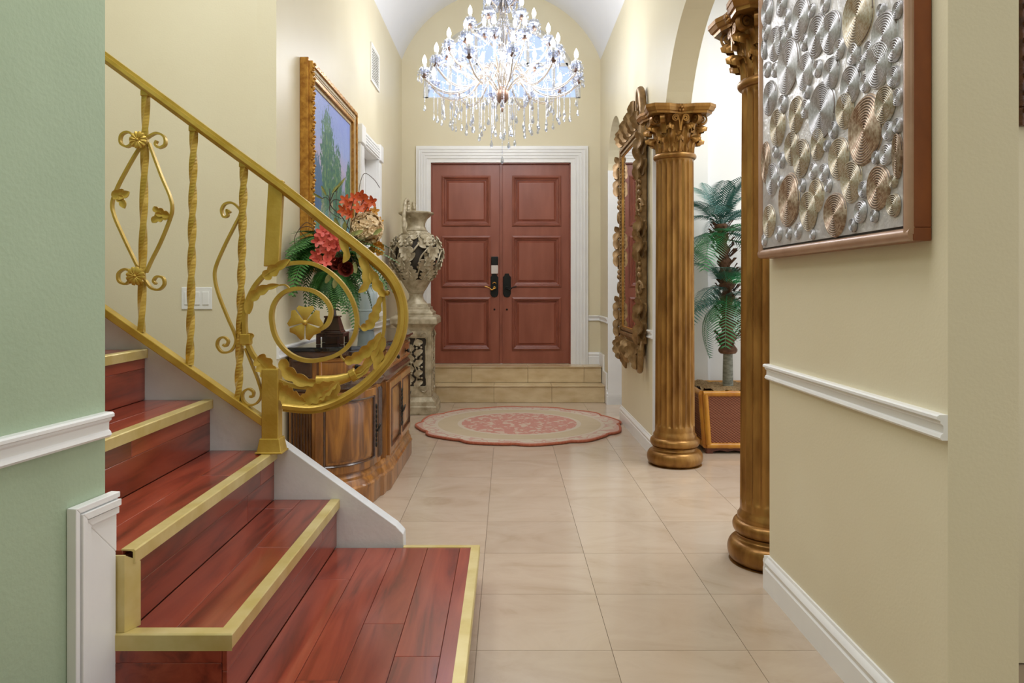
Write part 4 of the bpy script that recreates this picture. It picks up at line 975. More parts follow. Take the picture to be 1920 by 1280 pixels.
# ------------------------------------------------------------------ landscape painting on the left wall
PY0, PY1, PZ0, PZ1 = 4.27, 5.60, 1.32, 2.565; PXF = XL + .075
lp = thing('landscape_painting', (XL, (PY0 + PY1) / 2, PZ0), 'large gold framed landscape painting with tall trees on the left wall', 'painting')
bands = [(0, .016, .050, 'frame_gold'), (.016, .040, .072, 'frame_gold'), (.040, .062, .060, 'frame_liner'), (.062, .074, .056, 'frame_liner'), (.074, .080, .050, 'black_line'), (.080, .104, .058, 'frame_gold'), (.104, .128, .040, 'frame_liner')]
for side in 'LRBT':
    par = None
    for a, b, th, mt in bands:
        ya, yb, yc, yd = PY0 + a, PY0 + b, PY1 - a, PY1 - b; za, zb2, zc_, zd = PZ0 + a, PZ0 + b, PZ1 - a, PZ1 - b
        q = {'L': [(ya, za), (yb, zb2), (yb, zd), (ya, zc_)], 'R': [(yc, za), (yd, zb2), (yd, zd), (yc, zc_)], 'B': [(ya, za), (yc, za), (yd, zb2), (yb, zb2)], 'T': [(ya, zc_), (yc, zc_), (yd, zd), (yb, zd)]}[side]
        o = MB().plate(q, [], lambda u, v, s: Vector((XL + .001 + (th - .001) * s, u, v))).build('frame_rail' if par is None else 'frame_band', mt, par or lp, bev=.002)
        par = par or o
    # carved leaf ornaments along the outer band
    ln_ = (PZ1 - PZ0 - .06) if side in 'LR' else (PY1 - PY0 - .06); k_ = int(ln_ / .042)
    if side == 'L':
        orn = MB()
        orn.ico((0, 0, 0), .014, 1, (.8, .9, 1.0)).ico((.004, .004, .020), .010, 1, (.8, 1.2, .8)).ico((-.004, -.006, .014), .007, 1)
        om = orn.mesh('carved_leaf', 'frame_gold', 70)
    for i in range(k_):
        f_ = .03 + ln_ * (i + .5) / k_
        if side in 'LR': y = PY0 + .026 if side == 'L' else PY1 - .026; z = PZ0 + f_
        else: y = PY0 + f_; z = PZ0 + .026 if side == 'B' else PZ1 - .026
        inst('carved_leaf', om, par, T(XL + (.072 if side == 'L' else .068), y, z) @ RX((0 if side in 'LR' else PI / 2) + .5 * (-1) ** i) @ S(1.15 if side == 'L' else .55))
cvs = MB().box(XL + .030, XL + .034, PY0 + .126, PY1 - .126, PZ0 + .126, PZ1 - .126)
me_off = Vector((XL + .034, (PY0 + PY1) / 2, PZ0 + .12))
o = bpy.data.objects.new('canvas', cvs.mesh('canvas', 'oil_canvas', None, me_off)); COL.objects.link(o); o.parent = lp; o.location = me_off - WLOC[lp.name]
# ------------------------------------------------------------------ credenza with bowed ends
CY = 4.95; XW = XL + .022
half = [(XW, 3.99), (-1.035, 3.99)]
half += [(-1.035 + .255 * math.sin(a), 4.30 - .31 * math.cos(a)) for a in [PI / 2 * i / 14 for i in range(1, 15)]]
half += [(-.778, 4.315), (-.764, 4.340), (-.757, 4.38), (-.757, 4.41), (-.764, 4.44), (-.770, 4.455), (-.735, 4.462), (-.732, 4.475)]
path = half + [(x, 2 * CY - y) for x, y in reversed(half)]
def outset(pts, d):
    out = []; n_ = len(pts)
    for i, (x, y) in enumerate(pts):
        a = Vector(pts[max(i - 1, 0)]); b = Vector(pts[min(i + 1, n_ - 1)]); t_ = (b - a).normalized(); nn = Vector((t_.y, -t_.x))
        p = Vector((x, y)) + nn * d
        if i in (0, n_ - 1): p.x = XW
        out.append((p.x, p.y))
    return out
cz = thing('credenza', (-.97, CY, 0), 'carved brown wooden credenza with bowed end door and black marble top', 'cabinet')
halfs = half[:14] + [(-.781, 4.27), (-.774, 4.335), (-.758, 4.36), (-.754, 4.40), (-.752, 4.44), (-.735, 4.475)]
paths = halfs + [(x, 2 * CY - y) for x, y in reversed(halfs)]
def slab(name, lay, mat, par=cz, smooth=35, pth=None):           # lay: (outset, z) from bottom to top
    pth = pth or paths; m = MB(); n_ = len(pth); vs = []
    for d, z in lay: vs += [(x, y, z) for x, y in outset(pth, d)]
    fs = [(i * n_ + j, i * n_ + (j + 1) % n_, (i + 1) * n_ + (j + 1) % n_, (i + 1) * n_ + j) for i in range(len(lay) - 1) for j in range(n_)]
    fs += [tuple(reversed(range(n_))), tuple((len(lay) - 1) * n_ + j for j in range(n_))]
    return m.add(vs, fs).build(name, mat, par, smooth=smooth)
slab('plinth', [(.026, .001), (.030, .010), (.030, .100), (.034, .108), (.034, .118), (.024, .128), (.022, .142), (.010, .160), (.012, .176), (.004, .188), (.0, .196)], 'credenza_wood')
slab('body', [(0, .196), (0, .70)], 'credenza_wood', pth=path)
slab('waist_moulding', [(.0, .655), (.010, .664), (.020, .684), (.022, .696), (.014, .706), (.004, .716), (0, .722)], 'credenza_dark')
slab('drawer_case', [(.0, .722), (.0, .846)], 'credenza_wood', pth=path)
slab('cornice', [(.0, .840), (.006, .848), (.016, .862), (.024, .872), (.024, .880)], 'credenza_dark')
slab('marble_top', [(.034, .880), (.040, .885), (.040, .898), (.034, .904)], 'marble_black')
# cumulative length along the near half, to lay doors on the front
def cum(pts):
    L_ = [0]
    for a, b in zip(pts, pts[1:]): L_.append(L_[-1] + math.dist(a, b))
    return L_
CL = cum(path)
def at(s_, d):
    for i in range(len(path) - 1):
        if CL[i + 1] >= s_: break
    t_ = (s_ - CL[i]) / max(CL[i + 1] - CL[i], 1e-6); a, b = Vector(path[i]), Vector(path[i + 1]); p = a.lerp(b, t_); tg = (b - a).normalized()
    return Vector((p.x + tg.y * d, p.y - tg.x * d))
def strip(s0, s1, lay, n_=12):                        # bent panel: lay = list of (inset from rect edge, outset); returns MB of raised field
    m = MB(); vs = []; z0, z1 = lay[0][2], lay[0][3]
    rings_ = []
    for ins, d, a0, a1 in lay:
        ring = []
        A, B, C, D = s0 + ins, s1 - ins, a0 + ins, a1 - ins
        for i in range(n_ + 1): p = at(A + (B - A) * i / n_, d); ring.append((p.x, p.y, C))
        for i in range(n_, -1, -1): p = at(A + (B - A) * i / n_, d); ring.append((p.x, p.y, D))
        rings_.append(ring)
    q = len(rings_[0])
    for r_ in rings_: vs += r_
    fs = [(i * q + j, i * q + (j + 1) % q, (i + 1) * q + (j + 1) % q, (i + 1) * q + j) for i in range(len(rings_) - 1) for j in range(q)]
    o = (len(rings_) - 1) * q
    for i in range(n_): fs.append((o + i, o + i + 1, o + q - 2 - i, o + q - 1 - i))
    return m.add(vs, fs)
def sx(x, y):                                          # arc length of nearest path point
    return min(range(len(path)), key=lambda i: math.dist(path[i], (x, y)))
def cdoor(s0, s1, z0, z1, ph, n_=14):
    d = strip(s0, s1, [(0, .000, z0, z1), (0, .016, z0, z1), (.004, .020, z0, z1), (.042, .020, z0, z1), (.048, .010, z0, z1)], n_).build('door', 'credenza_wood', cz, smooth=35)
    strip(s0 + .042, s1 - .042, [(0, .0205, z0 + .042, z1 - .042), (.004, .025, z0 + .042, z1 - .042), (.010, .021, z0 + .042, z1 - .042), (.014, .006, z0 + .042, z1 - .042)], n_).build('panel_bead', 'credenza_dark', d, smooth=35)
    strip(s0 + .052, s1 - .052, [(0, .008, z0 + .052, z1 - .052), (.006, .008, z0 + .052, z1 - .052), (.040, .019, z0 + .052, z1 - .052)], n_).build('panel', 'credenza_wood', d, smooth=35)
    zc_ = (z0 + z1) / 2; p = at(ph, .022); q = at(ph, .030); nn = (q - p).normalized(); tt = Vector((-nn.y, nn.x))
    es_ = MB()
    for k in range(9): es_.ico((p.x, p.y, zc_ - .11 + k * .0275), .008 if k % 2 else .011, 1, (.8, .8, 1.6))
    e_ = es_.build('escutcheon', 'handle_bronze', d, smooth=60)
    ringp_ = [Vector((p.x, p.y, zc_ - .004)) + Vector((nn.x, nn.y, 0)) * (.012 + .010 * math.sin(a) * .6 + .004) + Vector((tt.x, tt.y, 0)) * (.020 * math.cos(a)) + Vector((0, 0, .022 * math.sin(a) - .008)) for a in [2 * PI * i / 16 for i in range(16)]]
    MB().sweep(ringp_, circ(.0035, 6), closed=True).build('ring_pull', 'handle_bronze', e_, smooth=60)
def cdrawer(s0, s1, z0, z1, knob=True):
    d = strip(s0, s1, [(0, .0, z0, z1), (0, .012, z0, z1), (.004, .016, z0, z1), (.012, .016, z0, z1), (.016, .010, z0, z1), (.024, .013, z0, z1)]).build('drawer', 'credenza_wood', cz, smooth=35)
    if knob:
        s_ = (s0 + s1) / 2; p = at(s_, .014); q = at(s_, .030); nn = (q - p).normalized(); a = math.atan2(nn.y, nn.x)
        MB().lathe([(.0, .030), (.010, .029), (.014, .024), (.013, .018), (.006, .012), (.006, .004), (.016, .002), (.016, 0)], 16).xf(T(p.x, p.y, (z0 + z1) / 2) @ RZ(a) @ RY(PI / 2)).build('knob', 'handle_bronze', d, smooth=50)
def flutes(s0, s1, z0, z1, n_):
    m = MB(); w_ = (s1 - s0) / n_
    for k in range(n_):
        a, b = s0 + (k + .12) * w_, s0 + (k + .88) * w_; vs = []
        for z in (z0, z0 + .012, z1 - .012, z1):
            e = 0 if z in (z0, z1) else 1
            for f_, d in ((0, .001), (.2, .008), (.5, .011), (.8, .008), (1, .001)): p = at(a + (b - a) * f_, d * (.4 + .6 * e)); vs.append((p.x, p.y, z))
        m.add(vs, [(i * 5 + j, i * 5 + j + 1, i * 5 + j + 6, i * 5 + j + 5) for i in range(3) for j in range(4)] + [(0, 1, 2, 3, 4), (15, 16, 17, 18, 19)])
    return m.build('fluted_pilaster', 'credenza_dark', cz, smooth=50)
Ltot = CL[-1]
iA, iB = 1, 15; sA, sB = CL[iA], CL[iB]; iC, iD = 16, 21; sF0 = CL[23]; sF1 = Ltot - CL[23]
for mir in (0, 1):
    f_ = (lambda a, b: (a, b)) if not mir else (lambda a, b: (Ltot - b, Ltot - a))
    flutes(*f_(.008, sA - .022), .215, .64, 7)
    a, b = f_(sA - .004, sB - .006); cdoor(a, b, .205, .650, b - .022 if not mir else a + .022, 16); cdrawer(a + .02, b - .01, .735, .835)
    a, b = f_(CL[15] + .010, CL[20]); flutes(a, b, .225, .64, 4)
    a, b = f_(.008, sA - .022); strip(a, b, [(0, .0, .735, .835), (0, .006, .735, .835), (.008, .010, .735, .835), (.02, .006, .735, .835)]).build('end_block', 'credenza_dark', cz, smooth=35)
mid = (sF0 + sF1) / 2
cdoor(sF0 + .012, mid - .002, .205, .650, mid - .024, 6); cdoor(mid + .002, sF1 - .012, .205, .650, mid + .024, 6)
cdrawer(sF0 + .012, mid - .004, .735, .835); cdrawer(mid + .004, sF1 - .012, .735, .835)
ZT = .904

# ------------------------------------------------------------------ pale blue vase on the credenza
vb = thing('pale_vase', (-1.075, 5.62, ZT), 'pale blue grey ceramic vase on the far end of the credenza', 'vase')
MB().lathe([(.0, .001), (.052, .001), (.056, .006), (.060, .03), (.072, .14), (.082, .22), (.084, .27), (.076, .30), (.066, .315), (.070, .335), (.076, .34), (.070, .336), (.060, .31), (.0, .30)], 36, (-1.075, 5.62, ZT)).build('vase_body', 'vase_blue', vb, smooth=50)
MB().lathe([(.073, .012), (.078, .0), (.073, -.006)], 36, (-1.075, 5.62, ZT + .150)).build('vase_band', 'vase_blue', vb, smooth=50)

# ------------------------------------------------------------------ flower arrangement on a wooden stand
fx, fy = W(624, 0, 4.24).x, 4.24
fa = thing('flower_arrangement', (fx, fy, ZT), 'silk fern and orange orchid arrangement in a dark wooden vase on the credenza', 'flowers')
m = MB()
for sx_ in (-1, 1):
    for sy_ in (-1, 1): m.box(fx + sx_ * .066 - .011, fx + sx_ * .066 + .011, fy + sy_ * .066 - .011, fy + sy_ * .066 + .011, ZT + .001, ZT + .055)
for s_ in (-1, 1):
    m.box(fx - .056, fx + .056, fy + s_ * .068 - .006, fy + s_ * .068 + .006, ZT + .042, ZT + .056).box(fx + s_ * .068 - .006, fx + s_ * .068 + .006, fy - .056, fy + .056, ZT + .042, ZT + .056)
m.box(fx - .036, fx + .036, fy - .036, fy + .036, ZT + .001, ZT + .042)
st_ = m.build('stand_base', 'stand_wood', fa, bev=.002)
MB().frustum(fx, fy, ZT + .056, ZT + .066, .080, .080, .078, .078).frustum(fx, fy, ZT + .066, ZT + .078, .062, .062, .056, .056).frustum(fx, fy, ZT + .078, ZT + .150, .055, .055, .036, .036).frustum(fx, fy, ZT + .150, ZT + .160, .042, .042, .042, .042).build('stand_block', 'stand_wood', st_, bev=.002)
MB().lathe([(.0, .0), (.022, .0), (.018, .03), (.016, .10), (.020, .17), (.030, .24), (.040, .30), (.044, .34), (.040, .345), (.0, .33)], 20, (fx, fy, ZT + .158)).build('stem_vase', 'stand_wood', fa, smooth=50)
def frond_mesh(L_, wd, n_, droop, name, mat, lw=.016, rise=.35, seg=2, bend=.5):
    m = MB(); P = []
    for i in range(25):
        t_ = i / 24; P.append(Vector((L_ * (t_ - .12 * droop * t_ ** 2), 0, L_ * (rise * t_ - droop * t_ ** 2))))
    m.sweep(P, circ(.003 * max(1, L_ / .35), 5), bn=YV, scale=lambda t_: 1.2 - .9 * t_)
    for i in range(n_):
        t_ = .10 + .9 * (i + .5) / n_; k = t_ * 24; a = int(min(k, 23)); p = P[a].lerp(P[a + 1], k - a); tg = (P[a + 1] - P[a]).normalized(); up = Vector((-tg.z, 0, tg.x))
        ll = wd * (math.sin(PI * min(1, .12 + .86 * t_)) ** .6)
        for s_ in (-1, 1):
            d = (Vector((0, s_, 0)) + tg * .55 + up * .12).normalized(); w2 = tg * lw * .5
            p1 = p + d * ll * .5 - up * ll * .05 * bend; p2 = p + d * ll - up * ll * .30 * bend
            m.add([p - w2 * .6, p + w2 * .6, p1 + w2, p1 - w2, p2], [(0, 1, 2, 3), (3, 2, 4)])
    return m.mesh(name, mat, 80)
ferns = [frond_mesh(.34, .070, 22, .75, 'fern_frond', 'fern_green', .013), frond_mesh(.28, .060, 20, 1.05, 'fern_frond', 'fern_green', .012), frond_mesh(.40, .075, 26, .95, 'fern_frond', 'fern_green', .013)]
rn = random.Random(11); cF = Vector((fx, fy - .04, ZT + .50))
k = 0
def fern(a, el, sc0, dz):
    for _ in range(14):                                # shrink until it clears the wall and the painting
        M_ = T(cF.x + .03 * math.cos(a), cF.y + .03 * math.sin(a), cF.z + dz) @ RZ(a) @ RY(-el) @ S(sc0); ok = True; me = ferns[k_f[0] % 3]
        for v in list(me.vertices)[::3]:
            p = M_ @ v.co
            if p.x < XL + (.085 if p.y > 4.24 else .012) or (p.z < ZT + .01): ok = False; break
        if ok: break
        sc0 *= .88
    if ok: inst('fern_frond', ferns[k_f[0] % 3], fa, M_)
    k_f[0] += 1
k_f = [0]
for i in range(120):
    a = (2 * PI * i * .381966 + rn.uniform(-.2, .2)) % (2 * PI); el = rn.uniform(-.5, .75)
    if 4.25 < a < 5.5: el = min(el, rn.uniform(-.6, -.2))   # low in front, the blooms show above
    fern(a, el, rn.uniform(.70, 1.0) * (.72 if 4.25 < a < 5.5 else 1), rn.uniform(-.09, .07) if not 4.25 < a < 5.5 else -.09)
for i in range(40): fern(rn.uniform(-2.5, -1.9), rn.uniform(-.1, .8), rn.uniform(.85, 1.15), rn.uniform(-.04, .09))
def petal(L_, w_, cup): 
    m = MB(); vs = []; us = (-1, -.5, 0, .5, 1)
    for i in range(6):
        t_ = i / 5; ww = w_ * math.sin(PI * (.08 + .84 * t_)) ** .8 / 2
        for u in us: vs.append((L_ * t_, ww * u, cup * L_ * (t_ ** 2 * .5 + .25 * u * u * math.sin(PI * t_))))
    return m.add(vs, [(i * 5 + j, i * 5 + j + 1, i * 5 + j + 6, i * 5 + j + 5) for i in range(5) for j in range(4)])
def bloom(n_, L_, w_, cup, tilt, layers=1):
    m = MB()
    for l in range(layers):
        for q in range(n_): m.merge(petal(L_ * (1 - .2 * l), w_ * (1 - .15 * l), cup), RZ(2 * PI * (q + .5 * l) / n_) @ RY(-tilt - .45 * l) @ T(.003, 0, .003 * l))
    m.ico((0, 0, .006), .006, 1); return m
orchid = bloom(5, .048, .030, .3, .25).mesh('orchid', 'petal_orange', 80); rose = bloom(6, .048, .052, .9, .4, 3).mesh('rose', 'petal_rust', 80)
small = bloom(5, .018, .018, .4, .3).mesh('small_bloom', 'petal_cream', 80)
def FP(px, py, dd=0): return W(px, py, fy - .02 + dd)
def face(p, jx=0, jy=0):                               # flower facing the room
    return T(*p) @ RZ(rn.uniform(-.5, .5) + jx) @ RX(PI / 2 + rn.uniform(-.5, .4)) @ RZ(rn.uniform(0, 6))
for px, py in ((652, 386), (664, 372), (672, 392), (682, 374), (690, 388), (698, 378), (656, 402), (644, 394), (676, 366), (648, 376)): inst('orchid', orchid, fa, face(FP(px, py, -.10 + rn.uniform(-.05, .05))) @ S(.74), 'petal_orange')
for px, py in ((600, 440), (608, 452), (618, 458), (626, 448), (604, 470), (616, 474), (630, 466), (598, 488), (612, 492), (622, 484), (606, 433), (596, 452), (634, 456), (592, 478), (618, 440)): inst('orchid', orchid, fa, face(FP(px, py, -.33 + rn.uniform(-.03, .03))) @ S(.74), 'petal_coral')
for px, py, s_ in ((651, 502, 1.1), (634, 496, .9), (641, 488, .8)): inst('rose', rose, fa, face(FP(px, py, -.32)) @ S(s_), 'petal_rust')
for k in range(110):
    v_ = Vector((rn.gauss(0, 1), rn.gauss(0, 1), rn.gauss(0, 1))).normalized(); c = FP(688, 428, -.06); p = c + v_ * .080
    inst('small_bloom', small, fa, T(*p) @ v_.to_track_quat('Z', 'Y').to_matrix().to_4x4() @ S(1.3), 'petal_cream')
MB().ico(FP(688, 428, -.06), .07, 2).build('bloom_core', 'petal_cream', fa, smooth=80)
for px, py in ((706, 458), (714, 462), (700, 452), (711, 470), (702, 466)): inst('small_bloom', small, fa, face(FP(px, py, -.05)) @ S(1.5), 'petal_yellow')
for px, py in ((711, 416), (704, 410), (690, 398), (702, 396)): inst('orchid', orchid, fa, face(FP(px, py, -.05)) @ S(.6), 'petal_yellow')
olive_leaf = petal(.085, .040, .4).mesh('leaf', 'leaf_olive', 80)
def stick(pts, r_, nm='twig'): MB().sweep(cr([FP(*p) for p in pts], 6), circ(r_, 5)).build(nm, 'twig', fa, smooth=60)
stick([(655, 430, 0), (640, 405, -.02), (622, 388, 0), (617, 370, 0)], .003); stick([(676, 400, 0), (673, 360, 0), (682, 326, 0), (700, 335, 0), (712, 352, 0)], .0018); stick([(640, 410, 0), (618, 395, 0), (625, 375, -.02), (645, 378, -.04)], .002)
stick([(578, 450, -.2), (562, 430, -.22), (580, 425, -.2), (598, 440, -.2)], .002); stick([(640, 480, 0), (660, 440, -.06), (668, 395, -.1)], .003); stick([(562, 480, -.24), (552, 448, -.26), (572, 418, -.22), (590, 425, -.2)], .002)

def stemmed(px, py, a, dd, sc_, base):                 # a leaf on its own thin stem
    p = FP(px, py, dd); MB().sweep(cr([FP(*base), FP(*base).lerp(p, .5) + Vector((0, 0, .015)), p], 5), circ(.0016, 5)).build('leaf_stem', 'twig', fa, smooth=60)
    inst('leaf', olive_leaf, fa, T(*p) @ RY(-a) @ RX(1.2) @ S(*sc_))
for px, py, a in ((662, 440, .3), (655, 452, 1), (640, 446, 2.2), (670, 470, 5), (664, 492, 4.8), (646, 436, 1.4), (636, 428, 1.9), (700, 440, .5), (620, 512, 4.2), (676, 500, 5.4), (630, 520, 4.5)): stemmed(px, py, a, -.20, (.7, .7, .7), (645, 478, -.10))
for px, py, a in ((612, 366, 2.0), (622, 362, .8), (630, 358, 1.0), (604, 372, 2.6), (636, 350, .9)): stemmed(px, py, a, 0, (.7, .4, .5), (619, 378, 0))
for base, tips in (((640, 480, -.12), ((656, 402, -.1), (664, 372, -.1), (690, 388, -.1), (682, 374, -.1))), ((640, 485, -.12), ((606, 433, -.33), (604, 470, -.33), (612, 492, -.33), (630, 466, -.33), (651, 502, -.32)))):
    for tp in tips: stick([base, ((base[0] + tp[0]) / 2, (base[1] + tp[1]) / 2 - 8, (base[2] + tp[2]) / 2), tp], .0022)

# ------------------------------------------------------------------ carved pedestal and openwork urn
px_, py_ = -.905, 7.32
pd = thing('carved_pedestal', (px_, py_, 0), 'antique cream carved pedestal with pierced panels beside the entry steps', 'pedestal')
def sq(name, lay, par=pd, mat='urn_stone', bev=.004):
    m = MB(); vs = []
    for a, z in lay: vs += [(px_ - a, py_ - a, z), (px_ + a, py_ - a, z), (px_ + a, py_ + a, z), (px_ - a, py_ + a, z)]
    fs = [(i * 4 + j, i * 4 + (j + 1) % 4, i * 4 + 4 + (j + 1) % 4, i * 4 + 4 + j) for i in range(len(lay) - 1) for j in range(4)] + [(3, 2, 1, 0), tuple((len(lay) - 1) * 4 + j for j in range(4))]
    return m.add(vs, fs).build(name, mat, par, bev=bev)
sq('pedestal_base', [(.222, .001), (.222, .075), (.212, .085), (.204, .125), (.178, .150), (.170, .165)])
sq('pedestal_core', [(.150, .165), (.150, .830)], mat='gap_shade', bev=0)  # dark core: shade in the pierced openings put into its colour
w_ = .165
for k in range(4):
    M_ = T(px_, py_, 0) @ RZ(k * PI / 2)
    fr = MB().plate([(-w_ + .001, .165), (w_ - .001, .165), (w_ - .001, .83), (-w_ + .001, .83)], [[(-.105, .27), (.105, .27), (.125, .30), (.105, .36), (.105, .66), (.125, .71), (.105, .74), (-.105, .74), (-.125, .71), (-.105, .66), (-.105, .36), (-.125, .30)]], lambda u, v, s: Vector((u, -w_ + .02 * s, v)))
    face_ = fr.xf(M_).build('pierced_panel', 'urn_stone', pd, bev=.003)
    m = MB()
    for s_ in (-1, 1):
        m.sweep(cr([(s_ * .125, -w_ - .004, .24), (s_ * .118, -w_ - .004, .40), (s_ * .118, -w_ - .004, .62), (s_ * .125, -w_ - .004, .76), (s_ * .10, -w_ - .004, .795), (s_ * .06, -w_ - .004, .775), (s_ * .075, -w_ - .004, .755)], 5), circ(.008, 6))
        m.sweep(cr([(s_ * .125, -w_ - .004, .24), (s_ * .10, -w_ - .004, .215), (s_ * .07, -w_ - .004, .23), (s_ * .085, -w_ - .004, .248)], 5), circ(.008, 6))
    m.ribbon(cr([(0, -w_ - .006, .74), (0, -w_ - .02, .77), (0, -w_ - .01, .815)], 4), .09, None, Vector((0, -1, 0)), .3, 3, .3, .008)
    m.xf(M_).build('carved_scroll', 'urn_stone', face_, smooth=60)
    m = MB(); rr = random.Random(k)
    for q in range(9):
        z = .30 + q * .05; s_ = (-1) ** q
        m.ribbon(cr([(0 + s_ * .01, -w_ + .004, z - .03), (s_ * .04, -w_ - .006, z), (s_ * .085, -w_ + .004, z + .025 * rr.uniform(-.5, 1))], 4), .062, None, Vector((0, -1, 0)), .3, 3, .3, .007)
        for g in range(3): m.ico((s_ * -.05 + rr.uniform(-.03, .03), -w_ - .0, z + rr.uniform(-.02, .02)), .013, 1)
    m.sweep(cr([(math.sin(q * .9) * .03, -w_ + .004, .27 + q * .06) for q in range(9)], 4), circ(.007, 6))
    m.xf(M_).build('vine_tracery', 'urn_stone', face_, smooth=60)
sq('pedestal_cornice', [(.166, .815), (.172, .835), (.178, .845), (.205, .868), (.226, .880), (.226, .925), (.220, .945), (.205, .952), (.180, .960), (.180, .985), (.165, 1.0), (.150, 1.015), (.150, 1.04)])
zu = 1.041
un = thing('openwork_urn', (px_, py_, zu), 'antique cream openwork urn carved with leaves and grapes on the pedestal', 'urn')
MB().frustum(px_, py_, zu, zu + .030, .135, .135, .130, .130).lathe([(.110, .030), (.100, .045), (.075, .075), (.066, .105), (.070, .130), (.082, .140), (.070, .148)], 32, (px_, py_, zu)).build('urn_foot', 'urn_stone', un, smooth=40)
bodyp = [(.075, .145), (.110, .200), (.150, .270), (.190, .350), (.220, .430), (.236, .510), (.236, .560), (.222, .610), (.190, .660), (.150, .700), (.120, .730)]
def body_r(z):
    for (r0, z0), (r1, z1) in zip(bodyp, bodyp[1:]):
        if z0 <= z <= z1: return r0 + (r1 - r0) * (z - z0) / (z1 - z0)
    return .12
MB().lathe([(.074, .145), (.100, .185), (.128, .235), (.146, .268)], 32, (px_, py_, zu), rf=lambda a, z: 1 + .05 * abs(math.sin(a * 8))).build('gadrooned_cup', 'urn_stone', un, smooth=50)
MB().lathe([(.10, .26), (.165, .36), (.195, .44), (.205, .53), (.19, .60), (.15, .68)], 32, (px_, py_, zu)).build('urn_shade_core', 'gap_shade', un, smooth=50)  # added inner shell, its dark colour stands for shade in the gaps
MB().lathe([(.165, .680), (.150, .702), (.120, .728), (.112, .745), (.116, .752), (.104, .760), (.088, .800), (.090, .830), (.110, .870), (.150, .905), (.172, .918), (.176, .930), (.168, .936), (.140, .925), (.080, .86), (.0, .80)], 36, (px_, py_, zu)).build('urn_neck', 'urn_stone', un, smooth=40)
def US(a, z, off=0): r_ = body_r(z) + off; return Vector((px_ + r_ * math.cos(a), py_ + r_ * math.sin(a), zu + z))
def urn_n(t_, tg): return None
vine = MB().ribbon(cr([(0, 0, 0), (0, -.008, .05), (0, -.010, .10), (0, -.002, .15)], 4), .115, None, Vector((0, -1, 0)), .35, 4, .4, .010).mesh('vine_leaf', 'urn_stone', 60)
grape = MB(); rr = random.Random(5)
for q in range(26):
    z = -.11 + .12 * rr.random() ** .7; rad = .042 * (z + .125) / .135; a = rr.uniform(0, 2 * PI); grape.ico((rad * math.cos(a), rad * .7 * math.sin(a), z), .0155, 1)
grape_me = grape.mesh('grape_cluster', 'urn_stone', 80)
for k in range(12):
    a = 2 * PI * k / 12
    for row, (z, ti, s_) in enumerate(((.27, .3, .95), (.36, -.5, 1.05), (.47, .9, 1.1), (.58, -.6, 1.0), (.655, .2, .75))):
        aa = a + .31 * (row % 2); p = US(aa, z, -.004); inst('vine_leaf', vine, un, T(*p) @ RZ(aa + PI / 2) @ RX(.42 if z < .4 else .1 if z < .55 else -.35 if z < .62 else -.75) @ RY(ti * (-1) ** k) @ S(s_))
    if k % 2 == 0: p = US(a + .3, .63, .012); inst('grape_cluster', grape_me, un, T(*p) @ RZ(a + .3 + PI / 2))
    MB().sweep(cr([US(a + .1 * math.sin(q * 1.3) + q * .11, .26 + q * .06, .002) for q in range(8)], 4), circ(.009, 6)).build('vine_stem', 'urn_stone', un, smooth=60)
for a in (-PI / 2 - .5, PI / 2 + .3):
    d = Vector((math.cos(a), math.sin(a), 0)); pts = [(.165, .68), (.20, .76), (.205, .86), (.195, .96), (.175, 1.03), (.145, 1.045), (.125, 1.0), (.130, .945), (.118, .87)]
    MB().sweep(cr([Vector((px_, py_, zu + z)) + d * r_ for r_, z in pts], 8), circ(.020, 10), scale=lambda t_: 1 - .25 * t_ + .10 * math.sin(t_ * 90)).build('urn_handle', 'urn_stone', un, smooth=60)
# ------------------------------------------------------------------ carved mirror on the right wall
MX = .985; MY0, MY1, MZ0, MZ1 = 5.60, 6.50, .81, 2.45; XM = XR - .002
mr = thing('carved_mirror', (XM, (MY0 + MY1) / 2, .56), 'tall mirror in a carved gilt scroll frame beside the far column', 'mirror')
bands = [(0, .020, XM - MX - .012, 'mirror_gold'), (.020, .045, XM - MX, 'mirror_gold'), (.045, .055, XM - MX - .018, 'carved_dark'), (.055, .078, XM - MX - .010, 'mirror_gold'), (.078, .088, XM - MX - .018, 'frame_gold')]
for side in 'LRBT':
    par = None
    for a, b, th, mt in bands:
        ya, yb, yc, yd = MY0 + a, MY0 + b, MY1 - a, MY1 - b; za, zb2, zc_, zd = MZ0 + a, MZ0 + b, MZ1 - a, MZ1 - b
        q = {'L': [(ya, za), (yb, zb2), (yb, zd), (ya, zc_)], 'R': [(yc, za), (yd, zb2), (yd, zd), (yc, zc_)], 'B': [(ya, za), (yc, za), (yd, zb2), (yb, zb2)], 'T': [(ya, zc_), (yc, zc_), (yd, zd), (yb, zd)]}[side]
        o = MB().plate(q, [], lambda u, v, s: Vector((XM - th * s, u, v))).build('frame_rail' if par is None else 'frame_band', mt, par or mr, bev=.003)
        par = par or o
    if side in 'LR':
        m = MB(); yy = MY0 + .066 if side == 'L' else MY1 - .066
        for k in range(52): m.ico((MX + .008, yy, MZ0 + .08 + k * .0288), .013, 1, (.6, 1.0, .7))
        m.build('bead_row', 'mirror_gold', par, smooth=70)
MB().box(MX + .024, MX + .030, MY0 + .08, MY1 - .08, MZ0 + .08, MZ1 - .08).build('mirror_pane', 'mirror_glass', mr)
nX = Vector((-1, 0, 0))
def mleaf(pts, w_, ser=4, fold=.5, curl=.6, par=mr, th=.016, nm='acanthus'):
    return MB().ribbon(cr([Vector((x, y, z)) for x, y, z in pts], 6), w_, None, lambda t_, tg: Vector((-.8, -.6, 0)), fold, ser, .3, th, True, curl).build(nm, 'mirror_gold', par, smooth=55)
